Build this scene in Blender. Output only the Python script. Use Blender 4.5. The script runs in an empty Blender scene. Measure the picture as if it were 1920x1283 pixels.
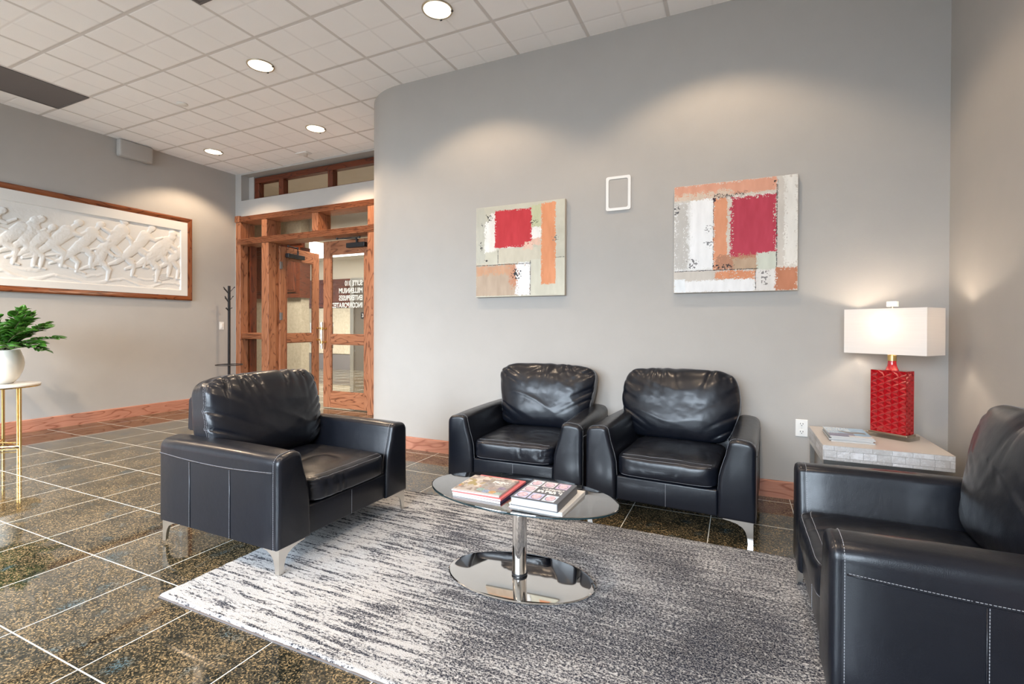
import bpy, bmesh, math, random
import numpy as np
from mathutils import Vector, Matrix
PI = math.pi
sc = bpy.context.scene
C = sc.collection
random.seed(7)

# ------------------------------------------------------------------ camera
cam_d = bpy.data.cameras.new('camera'); cam = bpy.data.objects.new('camera', cam_d); C.objects.link(cam)
sc.camera = cam
FPX, YAW, PITCH, ROLL, DY = 910.9, math.radians(24.81), math.radians(.33), math.radians(-.20), -22.7
cam_d.sensor_width = 36; cam_d.lens = 36 * FPX / 1920
cam_d.shift_y = DY / 1920
cam_d.clip_start = .05; cam_d.clip_end = 100
cam.location = (0, 0, 1.15)
cam.rotation_euler = (Matrix.Rotation(YAW, 3, 'Z') @ Matrix.Rotation(PI/2 - PITCH, 3, 'X') @ Matrix.Rotation(-ROLL, 3, 'Z')).to_euler()

# ------------------------------------------------------------------ world, light, exposure
w = bpy.data.worlds.new('world'); sc.world = w; w.use_nodes = True
w.node_tree.nodes['Background'].inputs[0].default_value = (.78, .88, 1, 1)
w.node_tree.nodes['Background'].inputs[1].default_value = 1.2
sc.view_settings.view_transform = 'Standard'; sc.view_settings.look = 'None'
sc.view_settings.gamma = 1; sc.view_settings.use_curve_mapping = False
sc.view_settings.exposure = 0.92
ZC = 3.45
def area(name, loc, rot, sx, sy, power, col):
    l = bpy.data.lights.new(name, 'AREA'); l.shape = 'RECTANGLE'; l.size = sx; l.size_y = sy; l.energy = power; l.color = col; l.spread = math.radians(104)
    o = bpy.data.objects.new(name, l); o.location = loc; o.rotation_euler = rot; C.objects.link(o); return o
# daylight entering through the tall windows of the lobby behind the camera
area('window_daylight', (-4.6, -3.55, 1.75), (math.radians(53), 0, math.radians(16)), 3.6, 2.5, 300, (.76, .87, 1))
area('window_daylight', (-.9, -3.55, 1.75), (math.radians(53), 0, 0), 3.0, 2.5, 130, (.74, .86, 1))
# glow of the lit corridor beyond the doors
area('corridor_light', (-6.2, 5.9, 3.5), (math.radians(20), 0, 0), 3.0, .8, 110, (1, .93, .84))
area('corridor_light', (-9.2, 8.4, 2.84), (0, 0, 0), 2.4, 1.2, 90, (1, .96, .9))
DOWNLIGHTS = [(-1.98, 2.975), (-3.82, 2.965), (-4.45, 4.175), (-6.27, 4.17), (-.15, 2.97)]
DOWNLIGHTS_FILL = [(-5.95, .55), (-3.8, .9), (-1.98, .9), (-.15, .9), (-3.8, -1.2), (-1.2, -1.2)]  # added fill downlights out of view; the first brightens the left wall
def spot(x, y, e, ang=122, blend=.35):
    l = bpy.data.lights.new('downlight_bulb', 'SPOT'); l.energy = e; l.color = (1, .76, .53); l.spot_size = math.radians(ang); l.spot_blend = blend
    l.shadow_soft_size = .05
    o = bpy.data.objects.new('downlight_bulb', l); o.location = (x, y, ZC - .012); C.objects.link(o)
for (x, y), e in zip(DOWNLIGHTS, (43, 55, 130, 72, 43)): spot(x, y, e)
for (x, y), e in zip(DOWNLIGHTS_FILL, (320, 95, 55, 105, 95, 60)): spot(x, y, e)

# ------------------------------------------------------------------ helpers
def tag(o, label=None, cat=None, group=None, kind=None):
    if label: o['label'] = label
    if cat: o['category'] = cat
    if group: o['group'] = group
    if kind: o['kind'] = kind
    return o
def empty(name, loc=(0, 0, 0), rz=0, label=None, cat=None, group=None, kind=None):
    o = bpy.data.objects.new(name, None); C.objects.link(o); o.location = loc; o.rotation_euler = (0, 0, rz)
    o.empty_display_size = .1
    return tag(o, label, cat, group, kind)
def obj(name, bm, mats, parent=None, smooth=False, loc=None, autosmooth=None, **kw):
    me = bpy.data.meshes.new(name)
    if isinstance(bm, tuple): me.from_pydata(*bm[:1], [], bm[1])
    else:
        bmesh.ops.recalc_face_normals(bm, faces=bm.faces[:]); bm.to_mesh(me); bm.free()
    for m in (mats if isinstance(mats, (list, tuple)) else [mats]): me.materials.append(m)
    if smooth: me.polygons.foreach_set('use_smooth', [True] * len(me.polygons))
    if autosmooth: me.set_sharp_from_angle(angle=math.radians(autosmooth))
    me.update()
    o = bpy.data.objects.new(name, me); C.objects.link(o)
    if parent: o.parent = parent
    if loc: o.location = loc
    return tag(o, **kw)
def box(bm, x0, x1, y0, y1, z0, z1, bev=0, seg=2, mat=0, M=None):
    vs = [bm.verts.new((x, y, z)) for z in (z0, z1) for y in (y0, y1) for x in (x0, x1)]
    fs = [bm.faces.new([vs[i] for i in f]) for f in ((0, 2, 3, 1), (4, 5, 7, 6), (0, 1, 5, 4), (2, 6, 7, 3), (0, 4, 6, 2), (1, 3, 7, 5))]
    for f in fs: f.material_index = mat
    if bev:
        es = list({e for f in fs for e in f.edges})
        r = bmesh.ops.bevel(bm, geom=es, offset=bev, segments=seg, profile=.5, affect='EDGES')
        for f in r['faces']: f.material_index = mat
        vs = list({v for f in fs if f.is_valid for v in f.verts} | {v for f in r['faces'] for v in f.verts})
    if M is not None: bmesh.ops.transform(bm, matrix=M, verts=vs)
    return bm
def B(*a, **k): return box(bmesh.new(), *a, **k)
def tube(bm, pts, r, n=10, cap=True, rr=None, mat=0):
    pts = [Vector(p) for p in pts]; rings = []; up = None
    for i, p in enumerate(pts):
        t = (pts[min(i+1, len(pts)-1)] - pts[max(i-1, 0)]).normalized()
        if up is None: up = t.orthogonal().normalized()
        up = (up - t * up.dot(t)).normalized(); s = t.cross(up); q = (rr[i] if rr else r)
        rings.append([bm.verts.new(p + (up*math.cos(2*PI*k/n) + s*math.sin(2*PI*k/n))*q) for k in range(n)])
    for a, b in zip(rings, rings[1:]):
        for k in range(n): bm.faces.new((a[k], a[(k+1) % n], b[(k+1) % n], b[k])).material_index = mat
    if cap:
        for q in (rings[0][::-1], rings[-1]): bm.faces.new(q).material_index = mat
    return bm
def lathe(bm, prof, n=48, c=(0, 0), cap=True, sx=1, sy=1):
    rings = []
    for r, z in prof: rings.append([bm.verts.new((c[0]+r*sx*math.cos(2*PI*k/n), c[1]+r*sy*math.sin(2*PI*k/n), z)) for k in range(n)])
    for a, b in zip(rings, rings[1:]):
        for k in range(n): bm.faces.new((a[k], a[(k+1) % n], b[(k+1) % n], b[k]))
    if cap: bm.faces.new(rings[0][::-1]); bm.faces.new(rings[-1])
    return bm
def prism(bm, poly, axis, a, b, mat=0):
    """extrude a 2-D polygon along axis from a to b"""
    def P(u, v, t): return {'x': (t, u, v), 'y': (u, t, v), 'z': (u, v, t)}[axis]
    A = [bm.verts.new(P(u, v, a)) for u, v in poly]; Bv = [bm.verts.new(P(u, v, b)) for u, v in poly]
    n = len(poly)
    for i in range(n): bm.faces.new((A[i], A[(i+1) % n], Bv[(i+1) % n], Bv[i])).material_index = mat
    bm.faces.new(A[::-1]).material_index = mat; bm.faces.new(Bv).material_index = mat
    return bm

# numpy value noise
_rng = np.random.RandomState(3); _tab = _rng.rand(256, 256)
def vn(x, y, s=1.0, off=0):
    x = np.asarray(x)*s + off*17.3; y = np.asarray(y)*s + off*9.7
    xi = np.floor(x).astype(int); yi = np.floor(y).astype(int); fx = x-xi; fy = y-yi
    fx = fx*fx*(3-2*fx); fy = fy*fy*(3-2*fy)
    g = lambda a, b: _tab[a % 256, b % 256]
    return (g(xi, yi)*(1-fx)+g(xi+1, yi)*fx)*(1-fy) + (g(xi, yi+1)*(1-fx)+g(xi+1, yi+1)*fx)*fy
def fbm(x, y, s, o=4, off=0):
    t = 0; a = .5
    for i in range(o): t = t + a*vn(x, y, s*2**i, off+i); a *= .5
    return t
def sm(a, b, x):
    t = np.clip((x-a)/(b-a), 0, 1); return t*t*(3-2*t)

# ------------------------------------------------------------------ materials
def lin(c):
    return tuple(((v/255)/12.92 if v/255 <= .04045 else ((v/255+.055)/1.055)**2.4) for v in c[:3])
class NT:
    def __init__(s, name):
        s.m = bpy.data.materials.new(name); s.m.use_nodes = True; s.t = s.m.node_tree; s.b = s.t.nodes['Principled BSDF']; s.out = s.t.nodes['Material Output']
    def n(s, typ, ins=None, **kw):
        nd = s.t.nodes.new(typ)
        for k, v in kw.items(): setattr(nd, k, v)
        for k, v in (ins or {}).items():
            if isinstance(v, bpy.types.NodeSocket): s.t.links.new(v, nd.inputs[k])
            else: nd.inputs[k].default_value = v
        return nd
    def set(s, **kw):
        for k, v in kw.items():
            i = s.b.inputs[k.replace('_', ' ')]
            if isinstance(v, bpy.types.NodeSocket): s.t.links.new(v, i)
            elif isinstance(v, tuple) and len(v) == 3: i.default_value = (*v, 1)
            else: i.default_value = v
        return s
    def math(s, op, a, b=0, clamp=False):
        nd = s.t.nodes.new('ShaderNodeMath'); nd.operation = op; nd.use_clamp = clamp
        for i, v in enumerate((a, b)):
            if isinstance(v, bpy.types.NodeSocket): s.t.links.new(v, nd.inputs[i])
            else: nd.inputs[i].default_value = v
        return nd.outputs[0]
    def mix(s, f, a, b):
        nd = s.t.nodes.new('ShaderNodeMix'); nd.data_type = 'RGBA'
        for i, v in ((0, f), (6, a), (7, b)):
            if isinstance(v, bpy.types.NodeSocket): s.t.links.new(v, nd.inputs[i])
            else: nd.inputs[i].default_value = (*v, 1) if isinstance(v, tuple) else v
        return nd.outputs[2]
    def ramp(s, f, stops, interp='LINEAR'):
        nd = s.t.nodes.new('ShaderNodeValToRGB'); s.t.links.new(f, nd.inputs[0]); cr = nd.color_ramp; cr.interpolation = interp
        while len(cr.elements) < len(stops): cr.elements.new(.5)
        for e, (p, c) in zip(cr.elements, stops):
            e.position = p; e.color = (*c, 1) if isinstance(c, tuple) else (c, c, c, 1)
        return nd.outputs[0]
    def coord(s, kind='Object', scale=(1, 1, 1), loc=(0, 0, 0)):
        tc = s.n('ShaderNodeTexCoord'); return s.n('ShaderNodeMapping', {0: tc.outputs[kind], 'Scale': scale, 'Location': loc}).outputs[0]
    def noise(s, v, scale, detail=4, rough=.5, dist=0, out=0):
        return s.n('ShaderNodeTexNoise', {'Vector': v, 'Scale': scale, 'Detail': detail, 'Roughness': rough, 'Distortion': dist}).outputs[out]
    def bump(s, h, dist=.002, strength=1, normal=None):
        ins = {'Height': h, 'Distance': dist, 'Strength': strength}
        if normal is not None: ins['Normal'] = normal
        nd = s.n('ShaderNodeBump', ins); s.t.links.new(nd.outputs[0], s.b.inputs['Normal']); return nd.outputs[0]
def flat(name, col, rough=.5, metal=0, bump=0, bscale=200, **kw):
    t = NT(name); c = lin(col) if max(col) > 1 else tuple(col)
    v = t.coord()
    n = t.noise(v, 6, 3)
    t.set(Base_Color=t.mix(n, tuple(x*.96 for x in c), tuple(min(1, x*1.04) for x in c)), Roughness=rough, Metallic=metal, **kw)
    if bump: t.bump(t.noise(v, bscale, 2), bump)
    return t.m
M = {}
M['wall'] = flat('wall_paint', (.41, .388, .362), .75, bump=.0006, bscale=260)
M['wall_hall'] = flat('corridor_paint', (.62, .56, .47), .8, bump=.0006)
M['white'] = flat('white_plastic', (.78, .77, .74), .4)
M['darkgap'] = flat('dark_gap', (.02, .018, .016), .8)

def wood(name, axis, c0, c1, c2, rough=.38, sc_=1.0):
    t = NT(name); k = {'x': (1.6, 26, 26), 'y': (26, 1.6, 26), 'z': (26, 26, 1.6)}[axis]; k2 = {'x': (.9, 5, 5), 'y': (5, .9, 5), 'z': (5, 5, .9)}[axis]
    v = t.coord('Object', tuple(x*sc_ for x in k)); v2 = t.coord('Object', tuple(x*sc_ for x in k2))
    big = t.noise(v2, 1.3, 2, .5, .3)
    rings = t.math('FRACT', t.math('MULTIPLY', big, 11.0))
    ringl = t.ramp(rings, [(0, 0.0), (.12, .75), (.8, 1.0), (1, 0.1)])
    fine = t.noise(v, 4, 5, .65)
    f = t.math('MULTIPLY', ringl, t.math('ADD', fine, .25), True)
    col = t.ramp(f, [(0, c0), (.45, c1), (1, c2)])
    tone = t.noise(v2, .5, 1)
    col = t.mix(t.math('MULTIPLY', tone, .35), col, c0)
    t.set(Base_Color=col, Roughness=rough, Specular_IOR_Level=.5)
    t.bump(f, .0006)
    return t.m
oak = (lin((84, 44, 26)), lin((150, 94, 62)), lin((178, 122, 88)))
dark = (lin((52, 20, 10)), lin((100, 46, 24)), lin((124, 62, 36)))
for a in 'xyz':
    M['oak_'+a] = wood('oak_'+a, a, *oak); M['dark_'+a] = wood('stained_oak_'+a, a, *dark)
base_c = (lin((136, 78, 58)), lin((180, 122, 98)), lin((198, 142, 118)))
M['base_x'] = wood('baseboard_oak_x', 'x', *base_c, rough=.42); M['base_y'] = wood('baseboard_oak_y', 'y', *base_c, rough=.42)
frame_c = (lin((74, 36, 18)), lin((126, 68, 36)), lin((150, 88, 52)))
M['frame_y'] = wood('picture_oak_y', 'y', *frame_c, rough=.25); M['frame_z'] = wood('picture_oak_z', 'z', *frame_c, rough=.25)

# polished granite floor tiles
t = NT('granite_tiles'); v = t.coord()
sep = t.n('ShaderNodeSeparateXYZ', {0: v})
def gline(s, off, pitch, wdt):
    a = t.math('ABSOLUTE', t.math('SUBTRACT', t.math('FRACT', t.math('ADD', t.math('DIVIDE', t.math('SUBTRACT', s, off), pitch), .5)), .5))
    return t.math('LESS_THAN', a, wdt/pitch/2)
gx = gline(sep.outputs[0], -1.527, .4637, .0042); gy = gline(sep.outputs[1], 1.325, .4637, .0050)
g = t.math('MAXIMUM', gx, gy)
v1 = t.coord(scale=(1, 1, 1))
wv = t.n('ShaderNodeVectorMath', {0: v, 1: t.n('ShaderNodeVectorMath', {0: t.noise(v, 60, 2, out=1), 'Scale': .012}, operation='SCALE').outputs[0]}, operation='ADD').outputs[0]
vor = t.n('ShaderNodeTexVoronoi', {'Vector': wv, 'Scale': 215.0, 'Randomness': 1.0})
spk = t.n('ShaderNodeSeparateColor', {0: vor.outputs['Color']}).outputs[0]
cloud = t.noise(v, 5, 4, .6)
f = t.math('ADD', t.math('MULTIPLY', spk, .72), t.math('MULTIPLY', t.math('SUBTRACT', cloud, .5), .55), True)
col = t.ramp(f, [(0, lin((14, 18, 17))), (.2, lin((32, 34, 28))), (.38, lin((62, 58, 46))), (.54, lin((92, 82, 62))), (.70, lin((156, 134, 100))), (.82, lin((56, 56, 50))), (.94, lin((172, 162, 142)))])
blue = t.ramp(t.noise(v, 7, 2), [(.60, 0.0), (.70, 1.0)])
bf = t.math('MULTIPLY', blue, t.math('GREATER_THAN', spk, .62))
col = t.mix(t.math('MULTIPLY', bf, .7), col, lin((52, 92, 108)))
col = t.mix(g, col, lin((228, 228, 220)))
t.set(Base_Color=col, Roughness=t.math('ADD', t.math('MULTIPLY', g, .4), .045), IOR=1.8)
t.bump(t.math('SUBTRACT', 1.0, g), .0006, .6)
M['floor'] = t.m

# lay-in ceiling tiles: T-bar grid and the scored lines of every tile
t = NT('ceiling_tiles'); v = t.coord(); sep = t.n('ShaderNodeSeparateXYZ', {0: v})
def dist_line(s, off, pitch):
    return t.math('MULTIPLY', t.math('ABSOLUTE', t.math('SUBTRACT', t.math('FRACT', t.math('ADD', t.math('DIVIDE', t.math('SUBTRACT', s, off), pitch), .5)), .5)), pitch)
dx = dist_line(sep.outputs[0], -1.68, .605); dy = dist_line(sep.outputs[1], 2.063, .6)
dmin = t.math('MINIMUM', dx, dy)
hx = dist_line(sep.outputs[0], -1.68+.3025, .605); hy = dist_line(sep.outputs[1], 2.063+.3, .6)
hmin = t.math('MINIMUM', hx, hy)
bar = t.ramp(dmin, [(0, 1.0), (.0075, 1.0), (.0095, 0.0)])
edge = t.ramp(dmin, [(.0075, 0.0), (.0085, 1.0), (.0125, 1.0), (.015, 0.0)])
score = t.ramp(hmin, [(0, 1.0), (.006, .6), (.014, 0.0)])
base = t.mix(t.noise(v, 3, 2), (.91, .89, .88), (.94, .92, .91))
fis = t.noise(v, 220, 3, .7)
base = t.mix(t.math('MULTIPLY', t.math('GREATER_THAN', fis, .62), .18), base, (.6, .58, .56))
col = t.mix(bar, base, (.66, .62, .59)); col = t.mix(t.math('MULTIPLY', edge, .5), col, (.40, .37, .35))
col = t.mix(t.math('MULTIPLY', score, .16), col, (.45, .42, .40))
t.set(Base_Color=col, Roughness=.85)
hgt = t.math('SUBTRACT', t.math('SUBTRACT', t.math('MULTIPLY', fis, .08), t.math('MULTIPLY', score, .6)), t.math('MULTIPLY', t.ramp(dmin, [(.009, 1.0), (.02, 0.0)]), 1.0))
t.bump(hgt, .004, .7)
M['ceiling'] = t.m

# bonded black leather
def leather(name, stain=0):
    t = NT(name); v = t.coord()
    n1 = t.noise(v, 9, 3, .5); n2 = t.n('ShaderNodeTexVoronoi', {'Vector': v, 'Scale': 420.0}).outputs['Distance']; n3 = t.noise(v, 30, 4, .6)
    col = t.mix(n1, (.0040, .0052, .0088), (.0070, .0088, .0145))
    t.set(Base_Color=col, Roughness=t.math('ADD', .25, t.math('MULTIPLY', n3, .12)), Specular_IOR_Level=.36, Coat_Weight=.16, Coat_Roughness=.14)
    t.bump(t.math('ADD', t.math('MULTIPLY', n2, .25), t.math('MULTIPLY', n3, 1.0)), .0011, .55)
    return t.m
M['leather'] = leather('black_leather')
M['thread'] = flat('grey_thread', (.30, .31, .34), .7)
M['chrome'] = flat('chrome', (.82, .81, .79), .04, 1)
M['nickel'] = flat('brushed_nickel', (.74, .71, .66), .28, 1)
M['brass'] = flat('brass', (.72, .50, .20), .25, 1)
M['champagne'] = flat('champagne_metal', (.55, .48, .38), .3, 1)
M['black'] = flat('black_metal', (.012, .012, .014), .42)
M['grille'] = flat('grey_grille', (.145, .13, .128), .7)
M['porcelain'] = flat('white_ceramic', (.80, .77, .70), .28)
M['marble'] = flat('white_marble', (.78, .74, .68), .15)

# glass
def glassmat(name, tint, base, slope, rough=0.0):
    t = NT(name); nt = t.t; nt.nodes.remove(t.b)
    tr = t.n('ShaderNodeBsdfTransparent', {0: (*tint, 1)}); gl = t.n('ShaderNodeBsdfGlossy', {'Color': (1, 1, 1, 1), 'Roughness': rough})
    lw = t.n('ShaderNodeLayerWeight', {'Blend': .5}).outputs['Facing']
    fac = t.math('ADD', base, t.math('MULTIPLY', t.math('POWER', lw, 4.0), slope), True)
    mx = t.n('ShaderNodeMixShader', {0: fac, 1: tr.outputs[0], 2: gl.outputs[0]})
    nt.links.new(mx.outputs[0], t.out.inputs[0]); return t.m
M['pane'] = glassmat('clear_pane', (.95, .96, .95), .03, .55)
M['tableglass'] = glassmat('smoked_table_glass', (.34, .35, .35), .42, .45)
M['acrylic'] = glassmat('clear_acrylic', (.86, .84, .80), .06, .8)

def attrmat(name, rough=.7, bump=0):
    t = NT(name); a = t.n('ShaderNodeVertexColor', layer_name='Col')
    t.set(Base_Color=a.outputs[0], Roughness=rough)
    if bump: t.bump(t.noise(t.coord(), 160, 4, .7), bump)
    return t.m
M['paint_art'] = attrmat('painted_canvas', .62, .0012)
M['print'] = attrmat('printed_cover', .3)

def emis(name, col, s):
    t = NT(name); t.set(Base_Color=(.8, .8, .8), Emission_Color=tuple(col), Emission_Strength=s); return t.m
M['bulb'] = emis('lamp_glow', (1, .84, .62), 1.5)
M['strip'] = emis('light_cove', (1, .97, .92), 2.2)

# ------------------------------------------------------------------ the room
XL, XR, YA, YC, YB = -6.93, 1.157, 3.75, 4.95, -3.4
RX, RR = -2.93, .643      # where the picture wall starts to curve, and the radius
def S(name, bm, m, label, cat, **k): return obj(name, bm, m, kind='structure', label=label, cat=cat, **k)
S('floor', B(XL-.15, XR+.15, YB-.3, 10.2, -.1, 0).copy() if 0 else B(-13, XR+.15, YB-.3, 10.2, -.1, 0), M['floor'], 'polished brown granite tile floor with white grout lines', 'floor')
S('ceiling', B(XL, XR, YB, YC, ZC, ZC+.1), M['ceiling'], 'off-white lay-in tile ceiling', 'ceiling')
S('wall_left', B(XL-.15, XL, YB, YC, 0, ZC), M['wall'], 'greige painted wall behind the plaster relief', 'wall')
S('wall_right', B(XR, XR+.15, YB, YA+.15, 0, ZC), M['wall'], 'greige painted side wall to the right of the red lamp', 'wall')
# picture wall with its rounded end and the return towards the doors
bm = bmesh.new(); th = .13
outer = [(XR, YA)] + [(RX + (XR-RX)*k/6, YA) for k in range(5, 0, -1)] + [(RX - RR*math.sin(a), YA+RR-RR*math.cos(a)) for a in [PI/2*k/24 for k in range(25)]] + [(RX-RR, YC)]
inner = [(x, y) for x, y in [(RX-RR+th, YC)] + [(RX - (RR-th)*math.sin(a), YA+RR-(RR-th)*math.cos(a)) for a in [PI/2*k/24 for k in range(24, -1, -1)]] + [(XR, YA+th)]]
prism(bm, outer + inner, 'z', 0, ZC)
S('wall_back', bm, M['wall'], 'greige painted wall with a rounded end, the two paintings hang on it', 'wall', smooth=True, autosmooth=35)
# baseboard following it
def bbpath(path, h, tk, name, m, label):
    bm = bmesh.new(); rows = []
    for i, (x, y) in enumerate(path):
        a = Vector(path[max(i-1, 0)]); b = Vector(path[min(i+1, len(path)-1)]); d = (b-a).normalized(); n = Vector((d.y, -d.x))
        rows.append([bm.verts.new((x+n.x*o, y+n.y*o, z)) for o, z in ((.0005, 0), (tk, 0), (tk, h-.006), (tk-.005, h), (.0005, h))])
    for r, s in zip(rows, rows[1:]):
        for k in range(5): bm.faces.new((r[k], r[(k+1) % 5], s[(k+1) % 5], s[k]))
    bm.faces.new(rows[0]); bm.faces.new(rows[-1][::-1])
    return S(name, bm, m, label, 'baseboard')
bbpath(outer[::-1], .115, .018, 'baseboard_back', M['base_x'], 'oak baseboard along the wall with the paintings')
bbpath([(XL, YB), (XL, YC-.03)], .135, .018, 'baseboard_left', M['base_y'], 'oak baseboard along the wall with the relief')
bbpath([(XR, YA-.02), (XR, YB)], .115, .018, 'baseboard_right', M['base_y'], 'oak baseboard along the right side wall')
# wall behind the camera with two tall windows
bm = bmesh.new()
for x0, x1, z0, z1 in ((XL, -6.4, 0, ZC), (-6.4, -2.8, 0, .5), (-6.4, -2.8, 3.0, ZC), (-2.8, -2.4, 0, ZC), (-2.4, .6, 0, .5), (-2.4, .6, 3.0, ZC), (.6, XR, 0, ZC)):
    box(bm, x0, x1, YB-.1, YB, z0, z1)
S('wall_front', bm, M['wall'], 'greige wall behind the camera with two tall windows', 'wall')
for i, (x0, x1) in enumerate(((-6.4, -2.8), (-2.4, .6))):
    r = empty(f'window_{i+2}', ((x0+x1)/2, YB-.05, .5), 0, 'tall lobby window behind the camera', 'window', 'lobby windows', 'structure'); hw = (x1-x0)/2
    bm = bmesh.new()
    for a, b, c, d in ((-hw, -hw+.05, 0, 2.5), (hw-.05, hw, 0, 2.5), (-hw+.05, hw-.05, 0, .05), (-hw+.05, hw-.05, 2.45, 2.5), (-.025, .025, .05, 2.45)): box(bm, a, b, -.03, .03, c, d)
    obj('window_frame', bm, M['dark_z'], r); obj('window_pane', B(-hw+.05, hw-.05, -.004, .004, .05, 2.45), M['pane'], r)

# --------------------------------------------------- door wall (Y = 4.95): opening, niche, frame
DX0, DX1 = -6.90, -3.62
HEADT, HEADB, BEAMT, BEAMB = 2.80, 2.715, 2.466, 2.373
SILL = 3.04; NT_, NX0 = 3.425, -6.80
bm = bmesh.new()
box(bm, XL, DX0+.01, YC, YC+.26, 0, SILL); box(bm, DX0+.01, RX-RR, YC, YC+.26, HEADT-.01, SILL)
box(bm, XL, NX0, YC, YC+.26, SILL, ZC); box(bm, NX0, RX-RR, YC, YC+.26, NT_, ZC)
box(bm, -4.19, RX-RR+.13, YC, YC+.26, 0, HEADT-.01)
box(bm, NX0, -4.2, YC+.20, YC+.26, SILL, SILL+.02); box(bm, NX0, -6.69, YC+.13, YC+.26, SILL, NT_); box(bm, -3.75, RX-RR, YC+.13, YC+.26, SILL, NT_)
S('wall_door', bm, M['wall'], 'greige wall piece around the timber door screen', 'wall')
# upper transom in the niche
r = empty('window_1', (0, 0, 0), 0, 'dark timber clerestory window in the niche above the doors', 'window', None, 'structure')
y0, y1 = YC+.14, YC+.23
def fr(name, parent, x0, x1, z0, z1, m, ya=y0, yb=y1, bev=.004): return obj(name, B(x0, x1, ya, yb, z0, z1, bev, 1), m, parent)
fr('top_rail', r, -6.69, -3.75, 3.325, 3.405, M['dark_x']); fr('bottom_rail', r, -6.69, -3.75, SILL+.002, SILL+.06, M['dark_x'])
for x in (-6.69, -6.17, -5.20, -4.23):
    fr('mullion', r, x, x+.095, SILL+.06, 3.325, M['dark_z'])
for x0, x1 in ((-6.595, -6.17), (-6.075, -5.20), (-5.105, -4.23)):
    obj('window_pane', B(x0, x1, y0+.05, y0+.056, SILL+.06, 3.325), M['pane'], r)
# main screen
r = empty('trim_1', (0, 0, 0), 0, 'oak door screen frame with fluted rails, side light and transom openings', 'door frame', None, 'structure')
yf, yb = YC-.022, YC+.235
def reeded(name, x0, x1, z0, z1, ya, ybk, n=5):
    poly = [(ybk, z0), (ybk, z1)]; h = (z1-z0)/n
    for i in range(n):
        zt = z1 - i*h
        for k in range(5):
            a = k/4*PI; poly.append((ya+.016 - .016*math.sin(a), zt - h*(.10+.80*k/4)))
    poly = [(u, v) for u, v in poly]
    return obj(name, prism(bmesh.new(), poly, 'x', x0, x1), M['oak_x'], r, smooth=True, autosmooth=40)
reeded('head', -6.80, -4.19, HEADB, HEADT, yf-.01, yb)
reeded('transom_rail', -6.865, -4.19, BEAMB, BEAMT, yf-.01, yb)
bm = B(-6.902, -6.80, yf-.014, YC+.02, 2.715, 2.812, .006, 2); box(bm, -6.885, -6.817, yf-.02, yf-.012, 2.732, 2.795, .003, 1)
obj('corner_block', bm, M['oak_z'], r)
def post(name, x0, x1, z0, z1, steps=True, sides=(1, 1)):
    bm = B(x0, x1, yf, yf+.13, z0, z1, .004, 1)
    box(bm, x0+(.018 if sides[0] else 0), x1-(.018 if sides[1] else 0), yf+.13, yb, z0, z1, .003, 1)
    return obj(name, bm, M['oak_z'], r)
post('post', -6.895, -6.79, 0, 2.715, sides=(0, 1))
post('post', -6.33, -6.185, 0, BEAMB)
post('post', -4.345, -4.20, 0, BEAMB, sides=(1, 0))
for x0, x1 in ((-6.33, -6.22), (-5.325, -5.215), (-4.345, -4.20)): post('mullion', x0, x1, BEAMT, HEADB)
reeded('side_rail', -6.79, -6.33, .955, 1.05, yf+.02, yb, 4)
for x0, x1 in ((-6.79, -6.33), (-6.22, -5.325), (-5.215, -4.345)):
    obj('glass_pane', B(x0-.01, x1+.01, yf+.17, yf+.176, BEAMT, HEADB), M['pane'], r)
for z0, z1 in ((.12, .955), (1.05, BEAMB)): obj('glass_pane', B(-6.80, -6.32, yf+.17, yf+.176, z0, z1), M['pane'], r)
obj('bottom_rail', B(-6.79, -6.33, yf+.02, yb, 0, .12, .004, 1), M['oak_x'], r)
# dark jamb in the depth of the left post, with hinge plates' side
for x0, x1 in ((-6.785, -6.765),): obj('jamb', B(x0, x1, yf+.15, yb, .12, BEAMB), M['dark_z'], r)
obj('jamb', B(-6.203, -6.186, yb-.02, yb+.06, 0, BEAMB), M['dark_z'], r)

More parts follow.
